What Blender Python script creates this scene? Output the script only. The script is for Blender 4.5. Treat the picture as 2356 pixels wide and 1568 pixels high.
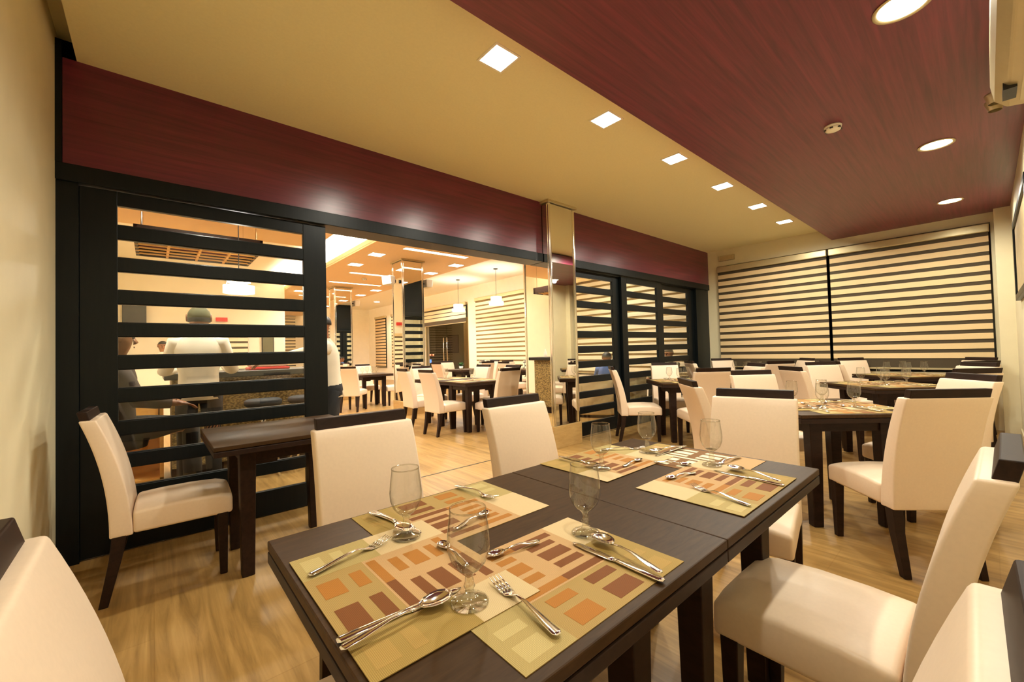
import bpy, bmesh, math, random
from mathutils import Vector, Matrix, Euler
random.seed(7)
PI = math.pi
C = bpy.context.scene.collection
for o in list(bpy.data.objects):
    bpy.data.objects.remove(o, do_unlink=True)
R = math.radians

# ---------------------------------------------------------------- camera
SC = bpy.context.scene
yaw, pitch, roll = R(48.99), R(1.3335), R(-1.506)
fw = Vector((math.cos(yaw)*math.cos(pitch), math.sin(yaw)*math.cos(pitch), math.sin(pitch)))
rt = Vector((math.sin(yaw), -math.cos(yaw), 0)); up = rt.cross(fw)
rt, up = math.cos(roll)*rt + math.sin(roll)*up, -math.sin(roll)*rt + math.cos(roll)*up
cd = bpy.data.cameras.new('camera'); cam = bpy.data.objects.new('camera', cd); C.objects.link(cam)
cd.sensor_width = 36.0; cd.lens = 951.73/2356*36; cd.clip_start = 0.02; cd.clip_end = 100
CAM = Vector((0, 0, 1.2))
cam.matrix_world = Matrix(((rt.x, up.x, -fw.x, CAM.x), (rt.y, up.y, -fw.y, CAM.y), (rt.z, up.z, -fw.z, CAM.z), (0, 0, 0, 1)))
SC.camera = cam
# ---------------------------------------------------------------- world, exposure
W = bpy.data.worlds.new('night'); SC.world = W; W.use_nodes = True
W.node_tree.nodes['Background'].inputs[0].default_value = (0.02, 0.025, 0.035, 1)
W.node_tree.nodes['Background'].inputs[1].default_value = 0.5
SC.view_settings.view_transform = 'Standard'; SC.view_settings.look = 'None'
SC.view_settings.exposure = 0.50; SC.view_settings.gamma = 1; SC.view_settings.use_curve_mapping = False
SC.cycles.max_bounces = 12; SC.cycles.diffuse_bounces = 6; SC.cycles.glossy_bounces = 6
SC.cycles.transmission_bounces = 10; SC.cycles.transparent_max_bounces = 16
SC.cycles.caustics_reflective = False; SC.cycles.caustics_refractive = False
SC.cycles.sample_clamp_indirect = 6.0
WARM = (1.0, 0.965, 0.82); WARM2 = (1.0, 0.965, 0.88)

def lamp(kind, name, loc, energy, color=WARM, parent=None, rot=(0, 0, 0), **kw):
    d = bpy.data.lights.new(name, kind); d.energy = energy; d.color = color
    for k, v in kw.items(): setattr(d, k, v)
    o = bpy.data.objects.new(name, d); C.objects.link(o); o.location = loc; o.rotation_euler = rot
    if parent: o.parent = parent
    return o
# indirect cove tubes above the edges of the dropped hall ceiling
def cove(loc, sx, sy, e, rot=(PI, 0, 0)):
    return lamp('AREA', 'cove_light', loc, e, WARM2, None, rot, shape='RECTANGLE', size=sx, size_y=sy)
cove((2.90, 11.9, 3.10), 0.10, 16.0, 500)
cove((5.04, 11.9, 3.10), 0.10, 16.0, 620)
cove((0.4, 7.42, 3.10), 3.4, 0.10, 160)

# ---------------------------------------------------------------- materials
def srgb(r, g, b):
    f = lambda c: ((c/255+0.055)/1.055)**2.4 if c/255 > 0.04045 else c/255/12.92
    return (f(r), f(g), f(b), 1)
def newmat(name):
    m = bpy.data.materials.new(name); m.use_nodes = True
    return m, m.node_tree, m.node_tree.nodes['Principled BSDF']
def mat(name, col, rough=0.5, metal=0.0, var=0.05, scale=30, bump=0.0, coat=0.0, spec=0.5, stretch=(1, 1, 1)):
    m, t, b = newmat(name)
    tc = t.nodes.new('ShaderNodeTexCoord'); mp = t.nodes.new('ShaderNodeMapping'); mp.inputs['Scale'].default_value = stretch
    t.links.new(tc.outputs['Object'], mp.inputs[0])
    n = t.nodes.new('ShaderNodeTexNoise'); n.inputs['Scale'].default_value = scale; n.inputs['Detail'].default_value = 4
    t.links.new(mp.outputs[0], n.inputs['Vector'])
    r = t.nodes.new('ShaderNodeValToRGB'); r.color_ramp.elements[0].position = 0.3; r.color_ramp.elements[1].position = 0.7
    r.color_ramp.elements[0].color = (*[c*(1-var) for c in col[:3]], 1); r.color_ramp.elements[1].color = (*[min(1, c*(1+var)) for c in col[:3]], 1)
    t.links.new(n.outputs['Fac'], r.inputs[0]); t.links.new(r.outputs[0], b.inputs['Base Color'])
    b.inputs['Roughness'].default_value = rough; b.inputs['Metallic'].default_value = metal
    b.inputs['Coat Weight'].default_value = coat; b.inputs['Specular IOR Level'].default_value = spec
    if bump:
        bp = t.nodes.new('ShaderNodeBump'); bp.inputs['Strength'].default_value = bump; bp.inputs['Distance'].default_value = 0.002
        t.links.new(n.outputs['Fac'], bp.inputs['Height']); t.links.new(bp.outputs[0], b.inputs['Normal'])
    return m
def emis(name, col, s):
    m, t, b = newmat(name); b.inputs['Base Color'].default_value = (0.8, 0.8, 0.8, 1)
    b.inputs['Emission Color'].default_value = col; b.inputs['Emission Strength'].default_value = s
    return m
def wood(name, c1, c2, stretch, rough=0.35, coat=0.0, scale=6, bump=0.02, spec=0.5):
    m, t, b = newmat(name)
    tc = t.nodes.new('ShaderNodeTexCoord'); mp = t.nodes.new('ShaderNodeMapping'); mp.inputs['Scale'].default_value = stretch
    t.links.new(tc.outputs['Object'], mp.inputs[0])
    n = t.nodes.new('ShaderNodeTexNoise'); n.inputs['Scale'].default_value = scale; n.inputs['Detail'].default_value = 8; n.inputs['Roughness'].default_value = 0.65; n.inputs['Distortion'].default_value = 0.4
    t.links.new(mp.outputs[0], n.inputs['Vector'])
    r = t.nodes.new('ShaderNodeValToRGB'); r.color_ramp.elements[0].position = 0.32; r.color_ramp.elements[1].position = 0.68
    r.color_ramp.elements[0].color = c1; r.color_ramp.elements[1].color = c2
    t.links.new(n.outputs['Fac'], r.inputs[0]); t.links.new(r.outputs[0], b.inputs['Base Color'])
    b.inputs['Roughness'].default_value = rough; b.inputs['Coat Weight'].default_value = coat; b.inputs['Coat Roughness'].default_value = 0.28
    b.inputs['Specular IOR Level'].default_value = spec
    return m

M = {}
M['ceil'] = mat('cream_ceiling_paint', srgb(242, 232, 188), 0.75, var=0.02, scale=60)
M['ceil_hall'] = mat('white_ceiling_paint', srgb(253, 247, 232), 0.8, var=0.01, scale=20)
M['soffit'] = mat('peach_soffit_paint', srgb(238, 204, 158), 0.75, var=0.02, scale=20)
M['wall'] = mat('beige_wall_paint', srgb(230, 219, 184), 0.55, var=0.03, scale=5)
M['wall_hall'] = mat('white_wall_paint', srgb(252, 245, 226), 0.7, var=0.02, scale=5)
M['redwood'] = wood('red_wood_veneer', srgb(86, 28, 48), srgb(124, 46, 68), (0.25, 7, 7), 0.42, 0.2, 5)
M['redbeam'] = wood('dark_red_wood_veneer', srgb(80, 26, 46), srgb(114, 38, 60), (0.3, 7, 7), 0.28, 0.25, 5)
M['black'] = wood('black_stained_frame', srgb(8, 15, 18), srgb(17, 21, 22), (6, 6, 0.6), 0.34, 0.0, 8, 0.02, 0.22)
M['dark'] = wood('dark_espresso_wood', srgb(34, 22, 17), srgb(48, 32, 24), (4, 1.2, 4), 0.45, 0.0, 10, 0.02, 0.15)
M['top'] = wood('espresso_table_top', srgb(56, 39, 23), srgb(70, 50, 30), (1.2, 8, 4), 0.42, 0.0, 10, 0.02, 0.08)
M['leather'] = mat('cream_leatherette', srgb(231, 208, 182), 0.42, var=0.02, scale=90, bump=0.06)
M['steel'] = mat('polished_steel', (0.86, 0.83, 0.78, 1), 0.10, 1.0, var=0.01)
M['chrome'] = mat('chrome_trim', (0.88, 0.85, 0.78, 1), 0.12, 1.0, var=0.01)
M['mirror'] = mat('mirror_glass', (0.90, 0.88, 0.80, 1), 0.015, 1.0, var=0.0)
M['bandlight'] = mat('blind_fabric', srgb(228, 200, 152), 0.8, var=0.03, scale=120)
M['banddark'] = mat('sheer_blind_fabric', srgb(70, 58, 38), 0.75, var=0.08, scale=120)
M['bandhall'] = mat('cream_blind_fabric', srgb(252, 242, 212), 0.8, var=0.02, scale=120)
M['banddhall'] = mat('olive_sheer_fabric', srgb(128, 104, 56), 0.8, var=0.1, scale=120)
M['alu'] = mat('satin_aluminium', srgb(205, 190, 150), 0.35, 0.6, var=0.02)
M['night'] = mat('night_window_glass', srgb(24, 24, 20), 0.12, var=0.1)
M['white'] = mat('white_plastic', srgb(246, 240, 225), 0.4, var=0.01)
M['grille'] = mat('dark_plastic', srgb(28, 28, 26), 0.4, var=0.05)
M['skirting'] = wood('travertine_tile', srgb(168, 136, 84), srgb(188, 156, 102), (1, 1, 6), 0.3)
M['lampA'] = emis('lamp_diffuser', (1, 0.93, 0.75, 1), 14)
M['lampH'] = emis('hall_lamp_diffuser', (1, 0.93, 0.78, 1), 12)
M['slot'] = emis('recessed_strip_light', (1, 0.86, 0.62, 1), 3.5)
M['shade'] = emis('pendant_shade', (1, 0.92, 0.75, 1), 1.6)
M['skin'] = mat('brown_skin', srgb(150, 100, 66), 0.5, var=0.05, scale=20)
M['hair'] = mat('black_hair', srgb(28, 24, 20), 0.5, var=0.2, scale=80)
M['cap_olive'] = mat('olive_cloth_cap', srgb(92, 92, 60), 0.8, var=0.08)
M['shirt'] = mat('white_shirt_cotton', srgb(236, 226, 206), 0.8, var=0.03, scale=12, bump=0.2)
M['shirt_b'] = mat('blue_shirt_cotton', srgb(62, 88, 142), 0.8, var=0.05)
M['shirt_d'] = mat('dark_brown_cotton', srgb(70, 56, 52), 0.8, var=0.08)
M['shirt_o'] = mat('olive_shirt_cotton', srgb(92, 88, 62), 0.8, var=0.08)
M['trouser'] = mat('black_trousers', srgb(24, 24, 26), 0.8, var=0.1)
M['lips'] = mat('lip_red', srgb(120, 52, 44), 0.5)
M['eye'] = mat('eye_dark', srgb(20, 16, 14), 0.2)
M['box'] = wood('golden_plywood', srgb(206, 150, 70), srgb(222, 168, 88), (1, 1, 4), 0.5)
M['sofa'] = mat('beige_sofa_fabric', srgb(196, 174, 128), 0.7, var=0.08, scale=10)
M['green'] = mat('green_leaf', srgb(50, 96, 40), 0.5, var=0.2)
M['red'] = mat('red_plastic', srgb(190, 30, 26), 0.4)
M['blueled'] = emis('blue_screen', (0.1, 0.35, 1, 1), 1.2)
M['redled'] = emis('red_indicator', (1, 0.12, 0.05, 1), 5)
M['olivewall'] = mat('olive_lobby_paint', srgb(110, 104, 72), 0.6, var=0.05)
M['gold'] = mat('gold_curtain', srgb(170, 130, 64), 0.5, var=0.15, scale=12, stretch=(1, 8, 1))
M['chromeleg'] = M['steel']

# floor: tan stone-wood planks, veins running along Y
def floor_mat():
    m, t, b = newmat('tan_vein_floor'); L = t.links
    tc = t.nodes.new('ShaderNodeTexCoord')
    mp = t.nodes.new('ShaderNodeMapping'); mp.inputs['Scale'].default_value = (9, 0.6, 1); mp.inputs['Rotation'].default_value = (0, 0, 0.06); L.new(tc.outputs['Object'], mp.inputs[0])
    n = t.nodes.new('ShaderNodeTexNoise'); n.inputs['Scale'].default_value = 2.2; n.inputs['Detail'].default_value = 9; n.inputs['Roughness'].default_value = 0.62; n.inputs['Distortion'].default_value = 0.9
    L.new(mp.outputs[0], n.inputs['Vector'])
    r = t.nodes.new('ShaderNodeValToRGB'); e = r.color_ramp.elements
    e[0].position = 0.28; e[0].color = srgb(132, 101, 56); e[1].position = 0.74; e[1].color = srgb(190, 153, 94)
    x = e.new(0.5); x.color = srgb(167, 131, 76)
    L.new(n.outputs['Fac'], r.inputs[0])
    br = t.nodes.new('ShaderNodeTexBrick'); br.inputs['Scale'].default_value = 1.0; br.inputs['Mortar Size'].default_value = 0.0025
    br.inputs['Brick Width'].default_value = 1.2; br.inputs['Row Height'].default_value = 0.6; br.offset = 0.5
    br.inputs['Color1'].default_value = (1, 1, 1, 1); br.inputs['Color2'].default_value = (0.92, 0.91, 0.9, 1); br.inputs['Mortar'].default_value = (0.84, 0.80, 0.74, 1)
    m2 = t.nodes.new('ShaderNodeMapping'); m2.inputs['Rotation'].default_value = (0, 0, PI/2); L.new(tc.outputs['Object'], m2.inputs[0]); L.new(m2.outputs[0], br.inputs['Vector'])
    mx = t.nodes.new('ShaderNodeMix'); mx.data_type = 'RGBA'; mx.blend_type = 'MULTIPLY'; mx.inputs[0].default_value = 1
    L.new(r.outputs[0], mx.inputs[6]); L.new(br.outputs['Color'], mx.inputs[7]); L.new(mx.outputs[2], b.inputs['Base Color'])
    b.inputs['Roughness'].default_value = 0.32; b.inputs['Specular IOR Level'].default_value = 0.4
    return m
M['floor'] = floor_mat()
def pebble():
    m, t, b = newmat('pebble_stone_cladding'); L = t.links
    tc = t.nodes.new('ShaderNodeTexCoord'); v = t.nodes.new('ShaderNodeTexVoronoi'); v.inputs['Scale'].default_value = 38
    mp = t.nodes.new('ShaderNodeMapping'); mp.inputs['Scale'].default_value = (1, 1, 1.8); L.new(tc.outputs['Object'], mp.inputs[0]); L.new(mp.outputs[0], v.inputs['Vector'])
    r = t.nodes.new('ShaderNodeValToRGB'); r.color_ramp.elements[0].color = srgb(190, 165, 105); r.color_ramp.elements[1].color = srgb(96, 78, 44); r.color_ramp.elements[1].position = 0.7
    L.new(v.outputs['Distance'], r.inputs[0]); L.new(r.outputs[0], b.inputs['Base Color'])
    bp = t.nodes.new('ShaderNodeBump'); bp.inputs['Strength'].default_value = 0.6; L.new(v.outputs['Distance'], bp.inputs['Height']); bp.invert = True; L.new(bp.outputs[0], b.inputs['Normal'])
    return m
M['pebble'] = pebble()
def swirl():
    m, t, b = newmat('swirl_pattern_fabric'); L = t.links
    tc = t.nodes.new('ShaderNodeTexCoord'); v = t.nodes.new('ShaderNodeTexVoronoi'); v.feature = 'DISTANCE_TO_EDGE'; v.inputs['Scale'].default_value = 9
    L.new(tc.outputs['Object'], v.inputs['Vector'])
    r = t.nodes.new('ShaderNodeValToRGB'); r.color_ramp.interpolation = 'CONSTANT'; r.color_ramp.elements[0].color = srgb(30, 24, 20); r.color_ramp.elements[1].color = srgb(240, 226, 196); r.color_ramp.elements[1].position = 0.09
    L.new(v.outputs['Distance'], r.inputs[0]); L.new(r.outputs[0], b.inputs['Base Color'])
    return m
M['swirl'] = swirl()
def glass(name, tint=(1, 1, 1, 1), rough=0.0):
    m, t, b = newmat(name); b.inputs['Transmission Weight'].default_value = 1; b.inputs['IOR'].default_value = 1.47
    b.inputs['Roughness'].default_value = rough; b.inputs['Base Color'].default_value = tint
    return m
M['glass'] = glass('goblet_glass', (0.99, 0.99, 0.97, 1))
def thin(name, tint, edge, refl=0.06, pw=4.0):
    """thin clear glass: Schlick reflection over a straight-through part that absorbs more at the edges"""
    m = bpy.data.materials.new(name); m.use_nodes = True; t = m.node_tree; t.nodes.clear(); L = t.links
    o = t.nodes.new('ShaderNodeOutputMaterial'); mx = t.nodes.new('ShaderNodeMixShader'); tr = t.nodes.new('ShaderNodeBsdfTransparent'); g = t.nodes.new('ShaderNodeBsdfGlossy')
    g.inputs['Roughness'].default_value = 0.015
    lw = t.nodes.new('ShaderNodeLayerWeight'); lw.inputs[0].default_value = 0.5
    p = t.nodes.new('ShaderNodeMath'); p.operation = 'POWER'; p.inputs[1].default_value = 4.0; L.new(lw.outputs['Facing'], p.inputs[0])
    ma = t.nodes.new('ShaderNodeMath'); ma.operation = 'MULTIPLY_ADD'; ma.inputs[1].default_value = 0.85; ma.inputs[2].default_value = refl; L.new(p.outputs[0], ma.inputs[0])
    r = t.nodes.new('ShaderNodeMix'); r.data_type = 'RGBA'; r.inputs[6].default_value = tint; r.inputs[7].default_value = edge; p2 = t.nodes.new('ShaderNodeMath'); p2.operation = 'POWER'; p2.inputs[1].default_value = pw; L.new(lw.outputs['Facing'], p2.inputs[0]); L.new(p2.outputs[0], r.inputs[0]); L.new(r.outputs[2], tr.inputs[0])
    L.new(ma.outputs[0], mx.inputs[0]); L.new(tr.outputs[0], mx.inputs[1]); L.new(g.outputs[0], mx.inputs[2]); L.new(mx.outputs[0], o.inputs[0])
    return m
M['pane'] = thin('clear_door_pane', (0.97, 0.97, 0.93, 1), (0.9, 0.9, 0.86, 1), 0.05)
M['thin'] = thin('thin_goblet_glass', (0.965, 0.965, 0.94, 1), (0.36, 0.34, 0.28, 1), 0.09, 3.5)
M['foot'] = thin('goblet_foot_glass', (0.97, 0.97, 0.93, 1), (0.7, 0.68, 0.6, 1), 0.20, 3.0)
# woven place mat colours
def weave(name, c):
    m, t, b = newmat(name); L = t.links
    tc = t.nodes.new('ShaderNodeTexCoord')
    w1 = t.nodes.new('ShaderNodeTexWave'); w1.bands_direction = 'X'; w1.inputs['Scale'].default_value = 120
    w2 = t.nodes.new('ShaderNodeTexWave'); w2.bands_direction = 'Y'; w2.inputs['Scale'].default_value = 120
    L.new(tc.outputs['Object'], w1.inputs[0]); L.new(tc.outputs['Object'], w2.inputs[0])
    mu = t.nodes.new('ShaderNodeMath'); mu.operation = 'MULTIPLY'; L.new(w1.outputs['Fac'], mu.inputs[0]); L.new(w2.outputs['Fac'], mu.inputs[1])
    r = t.nodes.new('ShaderNodeValToRGB'); r.color_ramp.elements[0].color = (*[x*0.72 for x in c[:3]], 1); r.color_ramp.elements[1].color = (*[min(1, x*1.12) for x in c[:3]], 1); r.color_ramp.elements[1].position = 0.6
    L.new(mu.outputs[0], r.inputs[0]); L.new(r.outputs[0], b.inputs['Base Color']); b.inputs['Roughness'].default_value = 0.7; b.inputs['Specular IOR Level'].default_value = 0.15
    return m
MATC = [weave('weave_tan', srgb(178, 148, 90)), weave('weave_peach', srgb(202, 163, 114)), weave('weave_sage', srgb(186, 164, 106)),
        weave('weave_cream', srgb(220, 194, 148)), weave('weave_orange', srgb(180, 120, 52)), weave('weave_russet', srgb(130, 80, 42)),
        weave('weave_gold', srgb(173, 144, 80)), weave('weave_bright', srgb(250, 240, 205)), weave('weave_brown', srgb(136, 95, 53)), weave('weave_pale_sage', srgb(202, 182, 124)), weave('weave_soft_gold', srgb(182, 149, 84))]

# ---------------------------------------------------------------- mesh helpers
class MB:
    def __init__(s): s.v = []; s.f = []; s.m = []; s.mi = 0
    def add(s, vs, fs):
        n = len(s.v); s.v += [tuple(v) for v in vs]
        for f in fs: s.f.append(tuple(n+i for i in f)); s.m.append(s.mi)
        return s
    def box(s, x0, x1, y0, y1, z0, z1):
        return s.hexa([(x0, y0, z0), (x1, y0, z0), (x1, y1, z0), (x0, y1, z0)], [(x0, y0, z1), (x1, y0, z1), (x1, y1, z1), (x0, y1, z1)])
    def hexa(s, lo, hi):
        return s.add(list(lo)+list(hi), [(3, 2, 1, 0), (4, 5, 6, 7), (0, 1, 5, 4), (1, 2, 6, 5), (2, 3, 7, 6), (3, 0, 4, 7)])
    def loft(s, rings, cap=True, closed=True):
        n = len(rings[0]); vs = [p for r in rings for p in r]; fs = []
        for i in range(len(rings)-1):
            for j in range(n if closed else n-1):
                k = (j+1) % n; fs.append((i*n+j, i*n+k, (i+1)*n+k, (i+1)*n+j))
        if cap: fs.append(tuple(range(n-1, -1, -1))); fs.append(tuple((len(rings)-1)*n+j for j in range(n)))
        return s.add(vs, fs)
    def tube(s, pts, rad, n=10):
        pts = [Vector(p) for p in pts]; rad = rad if isinstance(rad, (list, tuple)) else [rad]*len(pts); rings = []
        for i, p in enumerate(pts):
            d = (pts[min(i+1, len(pts)-1)]-pts[max(i-1, 0)]).normalized()
            a = d.cross(Vector((0, 0, 1))); a = a.normalized() if a.length > 1e-4 else Vector((1, 0, 0)); b = d.cross(a).normalized()
            rings.append([p+rad[i]*(math.cos(2*PI*k/n)*a+math.sin(2*PI*k/n)*b) for k in range(n)])
        return s.loft(rings)
    def lathe(s, prof, n=24, c=(0, 0, 0), cap=False):
        rings = [[(c[0]+r*math.cos(2*PI*k/n), c[1]+r*math.sin(2*PI*k/n), c[2]+z) for k in range(n)] for r, z in prof]
        return s.loft(rings, cap)
    def prism(s, poly, z0, z1):
        return s.loft([[(x, y, z0) for x, y in poly], [(x, y, z1) for x, y in poly]])
    def mesh(s, name, mats, smooth=False):
        me = bpy.data.meshes.new(name); me.from_pydata(s.v, [], s.f)
        for m in mats: me.materials.append(m)
        for i, p in enumerate(me.polygons): p.material_index = s.m[i]; p.use_smooth = smooth
        bm = bmesh.new(); bm.from_mesh(me); bmesh.ops.recalc_face_normals(bm, faces=bm.faces); bm.to_mesh(me); bm.free()
        return me
    def build(s, name, mats, parent=None, smooth=False, bevel=0, seg=2, sub=0, loc=None, rot=None):
        if not isinstance(mats, (list, tuple)): mats = [mats]
        o = bpy.data.objects.new(name, s.mesh(name, mats, smooth)); C.objects.link(o)
        if parent: o.parent = parent
        if loc: o.location = loc
        if rot: o.rotation_euler = rot
        if bevel:
            b = o.modifiers.new('bevel', 'BEVEL'); b.width = bevel; b.segments = seg; b.limit_method = 'ANGLE'; b.angle_limit = R(35)
        if sub:
            b = o.modifiers.new('sub', 'SUBSURF'); b.levels = sub; b.render_levels = sub
        return o
def tag(o, label, cat, group=None, kind=None):
    o['label'] = label; o['category'] = cat
    if group: o['group'] = group
    if kind: o['kind'] = kind
    return o
def struct(o, label=None):
    o['kind'] = 'structure'
    if label: o['label'] = label
    return o
def thing(name, label, cat, loc=(0, 0, 0), rz=0, group=None):
    o = bpy.data.objects.new(name, None); C.objects.link(o); o.empty_display_size = 0.1
    o.location = loc; o.rotation_euler = (0, 0, rz); return tag(o, label, cat, group)
def dup(root, loc, rz, label, group=None):
    def cp(o, par):
        c = o.copy(); C.objects.link(c); c.parent = par
        for ch in kids.get(o.name, []): cp(ch, c)
        return c
    kids = {}
    def walk(o):
        kids[o.name] = list(o.children)
        for ch in o.children: walk(ch)
    walk(root)
    r = cp(root, None); r.location = loc; r.rotation_euler = (0, 0, rz); r['label'] = label
    if group: r['group'] = group
    elif 'group' in r: del r['group']
    return r
used = {}
def inst(key, maker, loc, rz, label, group=None):
    """first use places the prototype itself, later uses copy it"""
    if key not in used:
        o = maker(); used[key] = o; o.location = loc; o.rotation_euler = (0, 0, rz); o['label'] = label
        if group: o['group'] = group
        return o
    return dup(used[key], loc, rz, label, group)

# ================================================================= SETTING
XL, XR = -0.43, 8.30            # left wall, window wall
YR, YP = -0.24, 3.58            # wall behind the camera's right, partition face
ZC, ZR = 3.03, 2.85
YE = 20.6                        # far end of the hall
XH = -0.75                       # hall's left wall
def S(name, mb, m, label=None, **k): return struct(mb.build(name, m, None, **k), label)
S('floor', MB().box(-3.2, 11.5, -0.5, 21, -0.1, 0), M['floor'])
S('wall_left', MB().box(XL-0.15, XL, -0.4, YP+0.10, 0, 3.3), M['wall'])
S('wall_right', MB().box(XL-0.15, XR+0.2, YR-0.15, YR, 0, 3.3), M['wall'])
# window wall of this room with its opening
wy0, wy1, wz0, wz1 = -0.07, 3.40, 0.74, 2.72
S('wall_window', MB().box(XR, XR+0.2, YR, wy0, 0, 3.3).box(XR, XR+0.2, wy1, YP+0.1, 0, 3.3).box(XR, XR+0.2, wy0, wy1, 0, wz0).box(XR, XR+0.2, wy0, wy1, wz1, 3.3), M['wall'])
S('trim_1', MB().box(8.12, XR, YR, -0.10, 0, ZR), M['wall'], 'plain pilaster in the corner beside the window')
S('window_1', MB().box(XR+0.14, XR+0.16, wy0, wy1, wz0, wz1), M['night'])
# ceiling: tan slab, shadow gap along the left wall
S('ceiling', MB().box(XL+0.09, XR, 1.5, YP+0.05, ZC, ZC+0.08).box(XL-0.1, XR+0.1, YR, YP+0.1, ZC+0.16, ZC+0.3), M['ceil'])
S('ceiling_red', MB().box(XL+0.0, XR-0.001, YR, 1.60, ZR, ZR+0.16), M['redwood'], 'dropped ceiling panel of red wood veneer').name = 'ceiling_panel'
bpy.data.objects['ceiling_panel']['kind'] = 'structure'
# partition beam
PX0, PX1, PYF, PYB = 3.65, 4.13, 3.46, 3.94     # mirror pillar
for n, (a, b) in enumerate(((XL+0.03, PX0), (PX1, XR))):
    S('trim_%d' % (2+n), MB().box(a, b, YP, YP+0.22, 2.39, ZC), M['redbeam'], 'red wood beam above the sliding doors, %s of the pillar' % ('left' if n == 0 else 'right'))
    S('trim_%d' % (4+n), MB().box(a-(0.03 if n == 0 else 0), b, YP-0.012, YP+0.24, 2.285, 2.39), M['black'], 'black header rail under the red beam, %s of the pillar' % ('left' if n == 0 else 'right'), bevel=0.004)
S('trim_6', MB().box(XL, XL+0.028, YP-0.012, YP+0.2, 2.39, ZC+0.1), M['black'], 'black edge strip at the left end of the red beam')
S('trim_7', MB().box(XL, -0.335, YP+0.01, YP+0.2, 0, 2.285), M['black'], 'black jamb post beside the left wall')
S('trim_8', MB().box(7.78, XR, YP+0.02, YP+0.2, 0, 2.285), M['black'], 'black jamb panel beside the window wall')
S('trim_10', MB().box(XL-0.1, PX0, YP+0.22, YP+0.235, 2.39, 3.45).box(PX1, XR, YP+0.22, YP+0.235, 2.39, 3.45), M['black'], 'dark panel on the hall side of the red beams')
# hall shell
S('wall_back', MB().box(2.7, 11.5, YE, YE+0.15, 0, 3.6), M['wall_hall'])
S('wall_bar', MB().box(XH, 2.7, 12.5, 12.65, 0, 3.6).box(2.6, 2.75, 12.65, YE, 0, 3.6), M['wall_hall'])
S('wall_hall_left', MB().box(XH-0.15, XH, YP+0.1, 12.6, 0, 3.6).box(XH, XL-0.1, YP+0.1, YP+0.2, 0, 3.6), M['wall_hall'])
bpy.data.objects['wall_bar']['kind'] = 'structure'; bpy.data.objects['wall_hall_left']['kind'] = 'structure'
hw = [(3.95, 7.6), (8.2, 11.35), (16.0, 17.9), (18.5, 19.7)]   # hall windows (y ranges)
mb = MB(); prev = YP+0.1
for (a, b) in hw[:2]+[(11.85, 14.9)]+hw[2:]:
    mb.box(XR, XR+0.2, prev, a, 0, 3.6)
    if (a, b) == (11.85, 14.9): mb.box(XR, XR+0.2, a, b, 2.95, 3.6)
    else: mb.box(XR, XR+0.2, a, b, 0, 0.55); mb.box(XR, XR+0.2, a, b, 3.0, 3.6)
    prev = b
mb.box(XR, XR+0.2, prev, YE, 0, 3.6)
S('wall_hall_right', mb, M['wall_hall'])
S('ceiling_hall', MB().box(XH-0.1, 11.5, YP+0.1, YE+0.1, 3.45, 3.6), M['ceil_hall'])
S('ceiling_soffit', MB().box(2.78, 5.17, YP+0.24, YE, 3.05, 3.08).box(2.775, 2.80, YP+0.24, YE, 3.081, 3.16).box(5.15, 5.175, YP+0.24, YE, 3.081, 3.16)
  .box(XH, 2.1, YP+0.24, 7.55, 3.05, 3.08).box(XH, 2.1, 7.53, 7.555, 3.081, 3.16).box(2.08, 2.105, YP+0.24, 7.53, 3.081, 3.16), M['soffit'])
for k, (a, b) in enumerate(hw): S('window_%d' % (2+k), MB().box(XR+0.14, XR+0.16, a, b, 0.55, 3.0), M['night'])
S('baseboard_left', MB().box(XL, XL+0.012, YR, YP, 0, 0.07), M['wall'])
S('baseboard_right', MB().box(XL, 8.12, YR, YR+0.012, 0, 0.07), M['wall'])
# floor joint (threshold) under the sliding doors
S('trim_9', MB().box(XL, XR, YP+0.05, YP+0.065, 0, 0.002), M['grille'], 'thin dark floor track below the sliding doors')

# mirror pillars
def pillar(x0, y0, s, zt, label):
    t = thing('mirror_pillar', label, 'pillar', (x0+s/2, y0+s/2, 0)); h = s/2
    MB().box(-h-0.015, h+0.015, -h-0.015, h+0.015, 0, 0.27).build('stone_base', M['skirting'], t, bevel=0.003)
    e = 0.028
    MB().box(-h+e, h-e, -h+0.006, h-0.006, 0.275, zt-0.04).box(-h+0.006, h-0.006, -h+e, h-e, 0.275, zt-0.04).build('mirror_panel', M['mirror'], t)
    for sx in (-1, 1):
        for sy in (-1, 1):
            x, y = sx*h, sy*h
            mb = MB().box(min(x, x-sx*e), max(x, x-sx*e), min(y, y-sy*e), max(y, y-sy*e), 0.27, zt-0.03)
            mb.tube([(x-sx*e, y, 0.275), (x-sx*e, y, zt-0.04)], 0.007, 8).tube([(x, y-sy*e, 0.275), (x, y-sy*e, zt-0.04)], 0.007, 8)
            mb.build('corner_trim', M['chrome'], t, bevel=0.004)
    MB().box(-h-0.025, h+0.025, -h-0.025, h+0.025, zt-0.03, zt).build('crown', M['alu'], t, bevel=0.003)
    return t
pillar(PX0, PYF, 0.48, ZC, 'mirror-clad square pillar with steel corners standing in the partition')
pillar(3.67, 7.42, 0.46, 3.05, 'mirror-clad pillar out in the hall, the nearer of the two behind the opening')
pillar(3.67, 11.38, 0.46, 3.05, 'mirror-clad pillar farthest back in the hall, behind the opening')

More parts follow.
